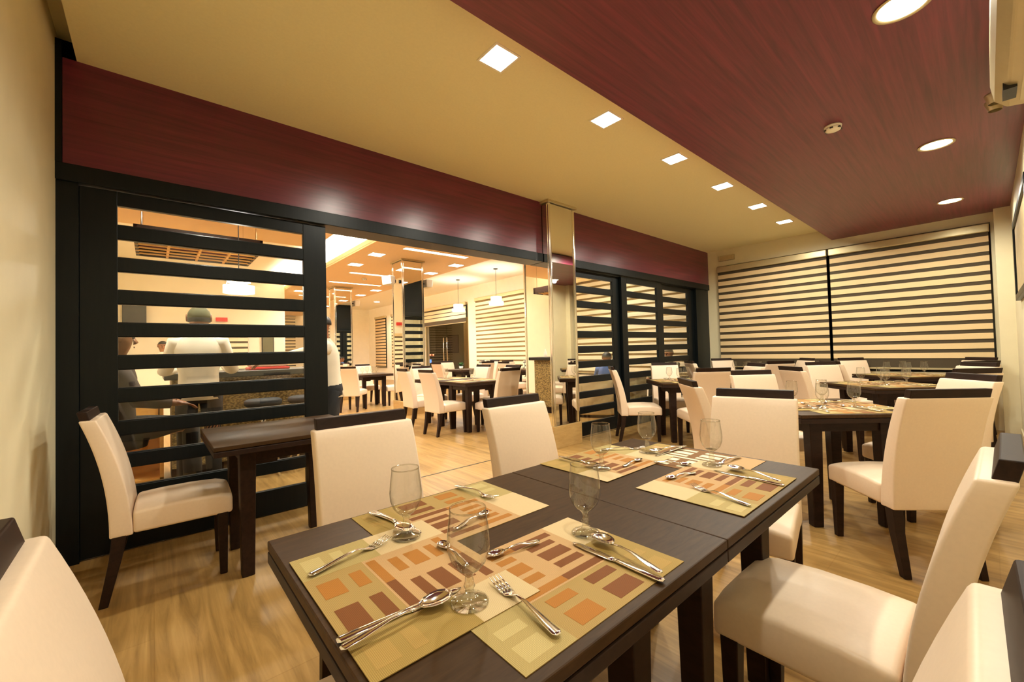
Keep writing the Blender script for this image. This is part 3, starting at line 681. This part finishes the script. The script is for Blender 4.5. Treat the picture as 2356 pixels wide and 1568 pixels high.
# ================================================================= HALL furniture
HG = 'cream chairs in the hall'
table(3.79, 5.33, 0, 'dark table in the hall doorway view, nearer of the pushed pair', 'pair of hall tables'); table(3.79, 6.10, 0, 'dark table in the hall doorway view, farther of the pushed pair', 'pair of hall tables')
for i, (x, y, d, l) in enumerate(((3.30, 5.35, 2, 'left side of the hall table pair, front one'), (3.34, 6.15, -4, 'left side of the hall table pair, rear one'), (3.86, 4.83, 92, 'near end of the hall table pair, back to the camera'),
        (4.30, 5.30, 180, 'right side of the hall table pair, front one'), (4.30, 6.12, 184, 'right side of the hall table pair, rear one'), (3.80, 6.66, -90, 'far end of the hall table pair'))):
    chair(x, y, d, 'cream chair at the '+l, HG)
for i, (d, x, y) in enumerate(((0, 3.79, 5.33), (180, 3.79, 5.33), (0, 3.79, 6.10), (180, 3.79, 6.10))):
    setting(x, y, d, ['the left side', 'the right side', 'the left side', 'the right side'][i], 'the nearer hall table' if i < 2 else 'the farther hall table', False)
table(3.80, 9.40, 0, 'dark table in the hall between the two mirror pillars')
for i, (x, y, d, l) in enumerate(((3.26, 8.98, 48, 'with its back to the camera'), (4.36, 9.32, 180, 'partly behind the nearer pillar'), (4.0, 10.05, -90, 'facing the camera'), (2.95, 9.75, -5, 'behind the waiter'))):
    chair(x, y, d, 'cream chair at the table between the pillars, '+l, HG)
for k in range(4): goblet(3.55+0.12*k, 9.22+0.03*k, ZT, 'glass on the table between the pillars, %s of four' % ['leftmost', 'second from left', 'third from left', 'rightmost'][k], 'glasses grouped on the table between the pillars')
table(6.9, 7.2, 0, 'dark table by the hall window, nearer one'); table(6.2, 9.0, 0, 'dark table by the hall window, farther one with a small plant')
for (x, y, d, l) in ((6.32, 7.2, 0, 'left of the nearer hall window table'), (6.9, 7.8, -90, 'beyond the nearer hall window table'), (6.9, 6.6, 90, 'before the nearer hall window table'),
        (5.62, 9.0, 5, 'left of the farther hall window table'), (6.2, 8.36, 88, 'before the farther hall window table'), (6.85, 9.0, 180, 'right of the farther hall window table'), (6.2, 9.64, -92, 'beyond the farther hall window table')):
    chair(x, y, d, 'cream chair '+l, HG)
# potted plant
t = thing('potted_plant', 'small green plant on the farther hall window table', 'plant', (6.05, 9.0, ZT))
MB().lathe([(0.0001, 0), (0.045, 0), (0.055, 0.08), (0.05, 0.08), (0.04, 0.01), (0.0001, 0.01)], 16).build('pot', M['white'], t, smooth=True)
mb = MB()
for k in range(26):
    a = k*2.4; l = 0.1+0.06*random.random(); e = R(35+40*random.random()); d = Vector((math.cos(a)*math.cos(e), math.sin(a)*math.cos(e), math.sin(e))); s_ = Vector((-math.sin(a), math.cos(a), 0))*0.018
    p0 = Vector((0, 0, 0.07)); pm = p0+d*l*0.6; p1 = p0+d*l; mb.add([p0, pm+s_, p1, pm-s_, pm-s_*0+Vector((0, 0, -.004))], [(0, 1, 2, 3), (0, 4, 2, 1)])
mb.build('leaves', M['green'], t)
# patterned armchairs
def arm():
    t = thing('patterned_armchair', '', 'armchair')
    MB().box(-0.28, 0.28, -0.3, 0.3, 0.14, 0.44).build('seat', M['leather'], t, smooth=True, bevel=0.03, seg=3)
    MB().hexa([(-.32, -.3, .3), (-.22, -.3, .3), (-.22, .3, .3), (-.32, .3, .3)], [(-.40, -.27, .92), (-.32, -.27, .92), (-.32, .27, .92), (-.40, .27, .92)]).build('backrest', M['swirl'], t, smooth=True, bevel=0.03, seg=3)
    for sx in (-.22, .22):
        for sy in (-.24, .24): MB().box(sx-.02, sx+.02, sy-.02, sy+.02, 0, 0.16).build('leg', M['dark'], t)
    return t
inst('arm', arm, (7.75, 8.55, 0), PI, 'armchair with black swirl pattern by the hall window, right one', 'swirl patterned armchairs'); inst('arm', arm, (7.75, 10.7, 0), PI, 'armchair with black swirl pattern by the hall window, left one', 'swirl patterned armchairs')
# curved sofa behind the right doors
t = thing('curved_sofa', 'curved beige sofa behind the right-hand slatted doors', 'sofa', (6.50, 5.0, 0))
def arc(r0, r1, z0, z1, a0, a1, n=20):
    mb = MB(); rings = []
    for k in range(n+1):
        a = R(a0+(a1-a0)*k/n); c, s_ = math.cos(a), math.sin(a); rings.append([(r0*c, r0*s_, z0), (r1*c, r1*s_, z0), (r1*c, r1*s_, z1), (r0*c, r0*s_, z1)])
    return mb.loft(rings)
arc(0.74, 0.92, 0.05, 0.72, 150, 320).build('backrest', M['sofa'], t, smooth=True, bevel=0.03, seg=3)
arc(0.28, 0.76, 0.05, 0.33, 152, 318).build('seat', M['sofa'], t, smooth=True, bevel=0.03, seg=3)
arc(0.34, 0.88, 0.0, 0.05, 150, 320).build('plinth', M['dark'], t)
# entrance
t = thing('glass_entrance_door', 'dark glass entrance door with long steel pulls at the hall side', 'door', (XR+0.02, 13.3, 0))
MB().box(0, 0.02, -1.45, -0.02, 0.02, 2.9).build('door_leaf', M['pane'], t); MB().box(0, 0.02, 0.02, 1.5, 0.02, 2.9).build('door_leaf', M['pane'], t)
for y in (-0.12, 0.12):
    MB().tube([(-0.06, y, 0.8), (-0.06, y, 1.75)], 0.018, 12).tube([(-0.06, y, 0.95), (0.0, y, 0.95)], 0.01, 8).tube([(-0.06, y, 1.6), (0.0, y, 1.6)], 0.01, 8).build('door_handle', M['steel'], t, smooth=True)
MB().box(-0.02, 0.04, -1.45, 1.52, 2.88, 2.95).box(-0.02, 0.04, -1.47, -1.43, 0, 2.9).box(-0.02, 0.04, 1.49, 1.54, 0, 2.9).build('door_frame', M['alu'], t)
S('wall_lobby', MB().box(11.2, 11.35, 9, 20, 0, 3.6).box(8.5, 11.3, 11.0, 11.2, 0, 3.6).box(8.5, 11.3, 19.0, 19.2, 0, 3.6), M['olivewall'])
bpy.data.objects['wall_lobby']['kind'] = 'structure'
lamp('POINT', 'lobby_bulb', (9.9, 15.0, 3.0), 22, WARM2, shadow_soft_size=0.1)
t = thing('lobby_picture', 'dark square picture on the lobby wall beyond the glass door', 'picture', (11.18, 17.3, 1.6))
MB().box(0, 0.02, -0.45, 0.45, -0.4, 0.4).build('canvas', M['shirt_d'], t); MB().box(-.01, .03, -.5, .5, .4, .44).box(-.01, .03, -.5, .5, -.44, -.4).box(-.01, .03, -.5, -.45, -.4, .4).box(-.01, .03, .45, .5, -.4, .4).build('frame', M['dark'], t)
mb = MB(); rings = []
for k in range(41): y = -0.7+1.4*k/40; rings.append([(0.05*math.sin(k*1.9), y, 0.05), (0.05*math.sin(k*1.9), y, 2.8), (0.05*math.sin(k*1.9)+.01, y, 2.8), (0.05*math.sin(k*1.9)+.01, y, 0.05)])
tag(mb.loft(rings).build('curtain', M['gold'], None, loc=(10.9, 15.2, 0)), 'gold pleated curtain beyond the glass entrance', 'curtain')
t = thing('coffee_machine', 'black machine with red and blue lights beyond the glass entrance', 'machine', (9.6, 16.6, 0))
MB().box(-.3, .3, -.55, .55, 0, 1.05).build('body', M['grille'], t, bevel=0.02); MB().box(-.31, -.30, -.45, -.2, .75, .9).build('screen', M['blueled'], t)
for y in (-.1, .15, .42): MB().lathe([(0.0001, -.04), (.03, -.02), (.04, 0), (.03, .02), (.0001, .04)], 12, (0, y, 1.1)).build('indicator_lamp', M['redled'], t)
# speakers on pillars
def speaker(loc, rz, label):
    t = thing('wall_speaker', label, 'speaker', loc, rz)
    MB().hexa([(-.07, -.13, -.08), (.05, -.11, -.08), (.05, .11, -.08), (-.07, .13, -.08)], [(-.09, -.13, .08), (.05, -.11, .08), (.05, .11, .08), (-.09, .13, .08)]).build('cabinet', M['white'], t, bevel=0.01)
    MB().tube([(.05, 0, 0), (.12, 0, 0)], 0.014, 8).lathe([(0.03, -.03), (0.03, .03)], 10, (.12, 0, 0), True).build('bracket', M['grille'], t)
speaker((3.50, 7.62, 2.63), 0.25, 'white speaker on the left side of the nearer hall pillar')
speaker((4.30, 7.62, 2.63), PI, 'white speaker on the right side of the nearer hall pillar')
speaker((4.30, 11.6, 2.63), PI, 'white speaker on the right side of the farthest hall pillar')
# bar
t = thing('bar_counter', 'bar counter with dark top and pebble-stone front behind the left slatted door', 'counter', (0, 0, 0))
MB().box(0.08, 1.72, 5.15, 5.95, 1.0, 1.06).build('counter_top', M['grille'], t, bevel=0.008)
MB().box(0.14, 1.66, 5.30, 5.85, 0.12, 1.0).build('counter_body', M['pebble'], t)
MB().box(0.14, 1.64, 5.34, 5.82, 0, 0.12).build('kick_plate', M['dark'], t)
t = thing('wooden_cabinet', 'golden plywood cabinet left of the bar counter', 'cabinet', (-0.2, 5.6, 0))
MB().box(-.3, .28, -.2, .2, 0, .04).box(-.3, .28, -.2, .2, .46, .5).box(-.3, .28, -.2, .2, .84, .88).box(-.3, -.27, -.2, .2, 0, .88).box(.25, .28, -.2, .2, 0, .88).box(-.3, .28, .18, .2, 0, .88).build('carcass', M['box'], t)
MB().box(-.26, .24, -.19, -.17, .5, .84).build('door', M['box'], t)
def stool():
    t = thing('bar_stool', '', 'stool')
    MB().lathe([(0.0001, .70), (.15, .70), (.17, .72), (.17, .755), (.15, .77), (.0001, .775)], 24).build('seat', M['trouser'], t, smooth=True)
    for k in range(4):
        a = k*PI/2+.5; MB().tube([(.22*math.cos(a), .22*math.sin(a), 0), (-.08*math.cos(a), -.08*math.sin(a), .70)], .011, 8).build('leg', M['steel'], t, smooth=True)
    MB().tube([(.15*math.cos(k*PI/8), .15*math.sin(k*PI/8), .25) for k in range(17)], .008, 6).build('foot_ring', M['steel'], t, smooth=True)
    return t
for k, (x, l) in enumerate(((0.86, 'left'), (1.26, 'right'))):
    inst('stool', stool, (x, 4.92, 0), 0.3*k, 'chrome-legged bar stool in front of the bar, %s one' % l, 'chrome bar stools')
def bottle(x, y, m, lab, h=0.22):
    t = thing('bottle', lab, 'bottle', (x, y, 1.06))
    MB().lathe([(0.0001, 0), (.03, 0), (.032, .01), (.032, h*.55), (.012, h*.75), (.011, h*.95)], 16, cap=True).build('body', m, t, smooth=True); MB().lathe([(.013, h*.93), (.013, h), (0.0001, h)], 12).build('cap', M['white'], t)
bottle(1.52, 5.4, M['red'], 'red bottle on the bar counter'); bottle(1.42, 5.32, M['grille'], 'dark bottle on the bar counter beside the red one'); bottle(1.58, 5.62, M['white'], 'white bottle at the end of the bar counter', .16)
t = thing('food_tray', 'covered tray on the bar counter', 'tray', (1.0, 5.45, 1.06)); MB().box(-.2, .2, -.14, .14, 0, .03).build('tray_base', M['red'], t, bevel=.01); MB().box(-.19, .19, -.13, .13, .03, .1).build('cover', M['shirt'], t, bevel=.03)
# hanging grid frame
t = thing('hanging_bar_rack', 'dark red grid rack hanging on rods over the bar', 'rack', (0.42, 6.02, 2.46))
mb = MB().box(-.56, .56, -.5, -.47, -.03, .1).box(-.56, .56, .47, .5, -.03, .1).box(-.56, -.53, -.5, .5, -.03, .1).box(.53, .56, -.5, .5, -.03, .1)
mb.build('outer_frame', M['dark'], t)
mb = MB()
for k in range(1, 4): mb.box(-.56+.28*k-.012, -.56+.28*k+.012, -.5, .5, -.03, .0)
for k in range(1, 6): mb.box(-.56, .56, -.5+.167*k-.008, -.5+.167*k+.008, -.035, -.02)
mb.build('grid_bars', M['box'], t); MB().box(-.54, .54, -.48, .48, .06, .075).build('back_panel', M['redbeam'], t)
for x in (-.5, .5):
    for y in (-.45, .45): MB().tube([(x, y, .1), (x, y, .59)], .006, 6).build('rod', M['steel'], t)
t = thing('wall_television', 'dark screen mounted at the left end of the bar wall', 'television', (-0.2, 12.42, 2.15)); MB().box(-.3, .1, -.03, .05, -.35, .35).build('screen', M['grille'], t, bevel=.01)
t = thing('bar_picture', 'small dark picture on the white bar wall', 'picture', (2.3, 12.46, 1.55)); MB().box(-.12, .12, -.01, .02, -.3, .3).build('canvas', M['shirt_o'], t); MB().box(-.14, .14, 0, .03, -.32, .32).build('frame', M['dark'], t)
tag(MB().box(-.12, .12, -.02, .02, -.05, .05).build('fire_sign', M['red'], None, loc=(1.3, 12.46, 2.16)), 'small red sign on the bar wall', 'sign')
tag(MB().box(-.85, 1.0, 0, .5, 0, 1.15).build('service_desk', M['wall_hall'], None, loc=(0.25, 11.0, 0)), 'white service desk before the bar wall', 'desk')

# ================================================================= wall mounted things in this room
# air conditioner
t = thing('air_conditioner', 'beige wall air conditioner at the upper right edge', 'air conditioner', (2.2, YR, 2.2))
prof = [(0, 0.34), (0.165, 0.34), (0.19, 0.32), (0.195, 0.12), (0.185, 0.05), (0.15, 0.012), (0.08, 0.0), (0, 0.0)]
hs = MB().loft([[(-0.62, y, z) for y, z in prof], [(0.64, y, z) for y, z in prof]]).build('housing', M['alu'], t, bevel=0.006)
for k in range(4): MB().box(-0.56, 0.58, 0.04+0.022*k, 0.050+0.022*k, -0.008+0.004*k, 0.012+0.004*k).build('louver', M['alu'], hs)
MB().box(.40, .52, .128, .165, -.002, .03).build('air_outlet', M['grille'], t)
t = thing('emergency_light', 'small twin-head emergency light on the right wall behind the air conditioner', 'emergency light', (3.95, YR, 2.76))
MB().box(-.1, .1, 0, .12, -.05, .08).build('battery_box', M['white'], t, bevel=.006)
for x in (-.06, .06): MB().lathe([(.03, 0), (.045, .05), (.045, .06), (.0001, .055)], 16, (x, .16, -.13)).tube([(x, .08, -.05), (x, .16, -.10)], .008, 6).build('lamp_head', M['alu'], t, smooth=True)
# picture frame
t = thing('wall_picture', 'dark framed picture hanging on the right wall near the window', 'picture', (5.75, YR, 1.98))
MB().box(-1.0, 1.0, 0.005, .02, -.36, .36).build('canvas', M['sofa'], t)
MB().box(-1.06, 1.06, 0, .035, .34, .40).box(-1.06, 1.06, 0, .035, -.40, -.34).box(-1.06, -1.0, 0, .035, -.34, .34).box(1.0, 1.06, 0, .035, -.34, .34).build('frame', M['black'], t, bevel=.004)
def outlet(loc, rz, label):
    t = thing('wall_outlet', label, 'outlet', loc, rz); MB().box(-.04, .04, 0, .008, -.06, .06).build('plate', M['white'], t, bevel=.003)
    MB().box(-.012, -.006, .006, .01, .01, .03).box(.006, .012, .006, .01, .01, .03).box(-.012, -.006, .006, .01, -.03, -.01).box(.006, .012, .006, .01, -.03, -.01).build('sockets', M['grille'], t)
outlet((6.3, YR, 0.42), 0, 'white power outlet low on the right wall'); outlet((XL, 2.55, 0.38), -PI/2, 'white power outlet low on the left wall behind the corner chair')
t = thing('wall_vent_box', 'small beige box high on the window wall near the partition corner', 'sensor box', (XR, 3.22, 2.86)); MB().box(-.04, 0, -.14, .14, -.05, .05).build('housing', M['alu'], t, bevel=.005); MB().box(-.042, -.04, -.11, .11, -.03, .03).build('grille', M['sofa'], t)

# ================================================================= PEOPLE
def skinned(name, verts, edges, radii, m, parent, root=0, sub=1):
    me = bpy.data.meshes.new(name); me.from_pydata([tuple(v) for v in verts], edges, []); me.materials.append(m)
    o = bpy.data.objects.new(name, me); C.objects.link(o); o.parent = parent
    md = o.modifiers.new('skin', 'SKIN'); md.use_smooth_shade = True; md.branch_smoothing = 0.4
    for i, r in enumerate(radii):
        sv = me.skin_vertices[0].data[i]; sv.radius = r if isinstance(r, tuple) else (r, r); sv.use_root = (i == root)
    s2 = o.modifiers.new('sub', 'SUBSURF'); s2.levels = sub; s2.render_levels = sub+1
    return o
def human(loc, rz, H, label, shirt, pants, sit=False, hands=None, lean=0.0, head=0.0, hat=None, sleeve=1, seat=0.45, heady=0.0):
    s = H/1.72; t = thing('person', label, 'person', loc, rz)
    zp = seat+0.10 if sit else 0.93*s
    def T(x, y, z):      # torso points, lean about the pelvis
        h = z*s; return Vector((x*s+h*math.sin(lean), y*s, zp+h*math.cos(lean)))
    V = []; E_ = []; Rr = []
    def nd(p, r, par=None):
        V.append(Vector(p)); Rr.append(r); i = len(V)-1
        if par is not None: E_.append((par, i))
        return i
    pel = nd(T(0, 0, 0), .115*s); sp = nd(T(0, 0, .18), (.10*s, .12*s), pel); ch = nd(T(0, 0, .36), (.095*s, .11*s), sp)
    nk = nd(T(0.0, 0, .53), .052*s, ch); hb = nd(T(.022, 0, .600), (.074*s, .078*s), nk); hm = nd(T(.016, 0, .670), (.096*s, .106*s), hb); ht = nd(T(.008, 0, .740), (.084*s, .090*s), hm)
    c0 = T(.02, 0, .665)
    arms = {}
    hands = hands or {}
    for sd in (1, -1):
        sh = nd(T(0, .160*sd, .43), .040*s, ch); S0 = V[sh]
        tg = hands.get(sd, Vector((0.10 if not sit else .34, .24*sd, (zp-0.06) if not sit else seat+.22)))
        tg = Vector(tg); mid = (S0+tg)/2; d = tg-S0; L = 0.50*s; q = max(0, (L/2)**2-(d.length/2)**2)**.5
        elb = mid+Vector((-0.35, .45*sd, -.8)).normalized()*q
        e = nd(elb, .034*s, sh); w = nd(tg, .027*s, e); dr = (tg-elb).normalized()
        side = dr.cross(Vector((0, 0, 1))); side = side.normalized() if side.length > .01 else Vector((0, 1, 0))
        pm = nd(tg+dr*.05*s, (.034*s, .018*s), w); arms[sd] = (S0, elb, tg)
        for k in range(4):
            off = (k-1.5)*.019*s; ln = (.075, .085, .08, .062)[k]*s
            f1 = nd(tg+dr*.088*s+side*off, .009*s, pm); nd(tg+dr*(.088*s+ln*.55)+side*off+Vector((0, 0, -.012*s)), .008*s, f1); nd(tg+dr*(.088*s+ln*.85)+side*off+Vector((0, 0, -.034*s)), .007*s, len(V)-1)
        th = nd(tg+dr*.05*s-side*.045*s*sd, .010*s, pm); nd(tg+dr*.085*s-side*.06*s*sd, .009*s, th)
    legs = {}
    for sd in (1, -1):
        hp = nd(V[pel]+Vector((0.0, .09*sd*s, -.04*s)), .085*s, pel)
        if sit: kn = Vector((.44*s, .12*sd, seat+.06)); an = Vector((.46*s, .12*sd, .09))
        else: kn = Vector((.02, .10*sd*s, .50*s)); an = Vector((0.0, .11*sd*s, .09*s))
        k = nd(kn, .058*s, hp); a = nd(an, .036*s, k); nd(an+Vector((.12*s, 0, -.05*s)), .030*s, a); legs[sd] = (V[hp], kn, an)
    skinned('body', V, E_, Rr, M['skin'], t)
    # shirt and trousers: closed tubes following the body
    def rings_(mb, st):
        mb.loft([[c+Vector((a*math.copysign(abs(math.cos(q))**.8, math.cos(q)), b*math.copysign(abs(math.sin(q))**.8, math.sin(q)), 0)) for q in [2*PI*k/18 for k in range(18)]] for c, a, b in st])
    mb = MB()
    rings_(mb, [(T(0, 0, h), a*s, b*s) for h, a, b in ((-.09, .125, .165), (.02, .118, .155), (.14, .112, .15), (.26, .122, .168), (.36, .124, .185), (.43, .108, .180), (.475, .088, .135), (.505, .070, .085), (.525, .060, .066))])
    for sd in (1, -1):
        S0, el, wr = arms[sd]; In = S0+(T(0, 0, .40)-S0)*.35
        ends = [In, S0+Vector((0, .01*sd, 0)), S0+(el-S0)*.5, el, el+(wr-el)*.5, el+(wr-el)*.9] if sleeve else [In, S0, S0+(el-S0)*.8]
        mb.tube(ends, [r_*s for r_ in ((.070, .074, .064, .056, .050, .043) if sleeve else (.070, .074, .066))], 14)
    mb.build('shirt', shirt, t, smooth=True)
    mb = MB(); pv = V[pel]
    rings_(mb, [(pv+Vector((0, 0, h*s)), a*s, b*s) for h, a, b in ((.05, .112, .150), (0, .120, .165), (-.07, .125, .172), (-.12, .10, .15))])
    for sd in (1, -1):
        hp, kn, an = legs[sd]; mb.tube([hp+(pv-hp)*.2, hp, hp+(kn-hp)*.5, kn, kn+(an-kn)*.5, an+Vector((0, 0, -.02))], [r_*s for r_ in (.092, .098, .084, .070, .064, .058)], 14)
    mb.build('trousers', pants, t, smooth=True)
    for sd in (1, -1):
        an = legs[sd][2]
        MB().hexa([(an.x-.05, an.y-.045, 0), (an.x+.20, an.y-.045, 0), (an.x+.20, an.y+.045, 0), (an.x-.05, an.y+.045, 0)], [(an.x-.05, an.y-.04, .09), (an.x+.17, an.y-.035, .05), (an.x+.17, an.y+.035, .05), (an.x-.05, an.y+.04, .09)]).build('shoe', M['hair'], t, bevel=.015, smooth=True)
    # head features, turned by head
    hh = bpy.data.objects.new('head_features', None)
    rot = Matrix.Rotation(head, 3, 'Z')
    def hp_(x, y, z): return c0+rot @ Vector((x*s, y*s, z*s))
    mb = MB(); rings = []
    for i in range(9):
        ph = -.15+ (PI/2+.15)*i/8; rr = math.cos(ph)*.101; rings.append([hp_(rr*math.cos(a)*1.02-.008 - (.03 if i == 0 and math.cos(a) > .3 else 0), rr*math.sin(a)*.90, math.sin(ph)*.098+.018+(.028*max(0, math.cos(a)) if i < 4 else 0)) for a in [2*PI*k/20 for k in range(20)]])
    mb.loft(rings, cap=True); mb.build('hair' if not hat else 'cap', hat or M['hair'], t, smooth=True)
    if hat:
        mb = MB(); rings = [[hp_(math.cos(a)*.099-.01, math.sin(a)*.088, z) for a in [2*PI*k/20 for k in range(20)]] for z in (-.035, .02)]; mb.loft(rings); mb.build('hair', M['hair'], t, smooth=True)
    mb = MB(); mb.loft([[hp_(.078, -.012, .02), hp_(.078, .012, .02), hp_(.084, 0, .022)], [hp_(.082, -.02, -.035), hp_(.082, .02, -.035), hp_(.112, 0, -.028)], [hp_(.080, -.016, -.045), hp_(.080, .016, -.045), hp_(.095, 0, -.043)]]); mb.build('nose', M['skin'], t, smooth=True)
    for sd in (1, -1):
        mb = MB(); mb.loft([[hp_(.0+.022*math.cos(a), sd*.078, .0+.032*math.sin(a)) for a in [k*PI/5 for k in range(10)]], [hp_(-.006+.026*math.cos(a), sd*.098, .004+.036*math.sin(a)) for a in [k*PI/5 for k in range(10)]]]); mb.build('ear', M['skin'], t, smooth=True)
        mb = MB(); p = hp_(.080, sd*.030, .008); mb.lathe([(.0001, -.008), (.009, -.004), (.011, 0), (.009, .004), (.0001, .008)], 10, p); mb.build('eye', M['eye'], t, smooth=True)
    mb = MB(); mb.loft([[hp_(.083, y*.024, -.066+dz) for y, dz in ((-1, 0), (0, .006), (1, 0), (0, -.007))], [hp_(.089, y*.022, -.066+dz) for y, dz in ((-1, 0), (0, .005), (1, 0), (0, -.006))]]); mb.build('mouth', M['lips'], t)
    bpy.data.objects.remove(hh)
    return t
human((0.32, 4.75, 0), R(80), 1.70, 'person in white shirt and olive cap standing at the bar, seen from behind', M['shirt'], M['trouser'], hat=M['cap_olive'], hands={1: (.30, .20, 1.12), -1: (.30, -.18, 1.12)}, lean=.06)
human((-0.20, 4.12, 0), R(5), 1.60, 'person in profile at the left edge of the left slatted door, dark clothes', M['shirt_d'], M['trouser'], sit=True, seat=.64, hands={1: (.30, .2, .88), -1: (.30, -.2, .88)})
tag(MB().lathe([(.0001, 0), (.17, 0), (.18, .02), (.05, .05), (.05, .55), (.17, .57), (.18, .62), (.16, .635), (.0001, .64)], 24).build('round_stool', M['dark'], None, smooth=True, loc=(-0.2, 4.12, 0)), 'dark round stool under the person in profile', 'stool')
human((0.17, 11.75, 0), R(-92), 1.62, 'person with short black hair far behind the bar, looking down', M['shirt'], M['trouser'])
human((1.33, 4.30, 0), R(172), 1.62, 'person in white shirt and black trousers just behind the edge of the left door', M['shirt'], M['trouser'], hands={1: (.52, .05, 1.16), -1: (.20, -.22, .95)}, lean=.10)
human((6.16, 4.50, 0), R(35), 1.56, 'person in blue shirt sitting with back to the room behind the right slatted doors', M['shirt_b'], M['trouser'], sit=True, seat=.33)
human((5.80, 5.28, 0), R(-22), 1.56, 'person in dark top sitting beside the blue shirt on the curved sofa', M['shirt_d'], M['trouser'], sit=True, seat=.33)
human((7.60, 4.08, 0), R(170), 1.56, 'person in olive shirt sitting behind the slatted door nearest the window', M['shirt_o'], M['trouser'], sit=True, seat=.36)
tag(MB().lathe([(.0001, 0), (.2, 0), (.21, .03), (.2, .31), (.22, .33), (.2, .36), (.0001, .365)], 24).build('round_pouf', M['sofa'], None, smooth=True, loc=(7.60, 4.08, 0)), 'beige round pouf under the person in the olive shirt', 'pouf')
human((3.0, 10.9, 0), R(60), 1.62, 'person with black hair sitting far back left of the farthest pillar', M['shirt'], M['trouser'], sit=True, seat=.45)
chair(3.02, 10.93, 60, 'cream chair under the person sitting far back in the hall', HG)
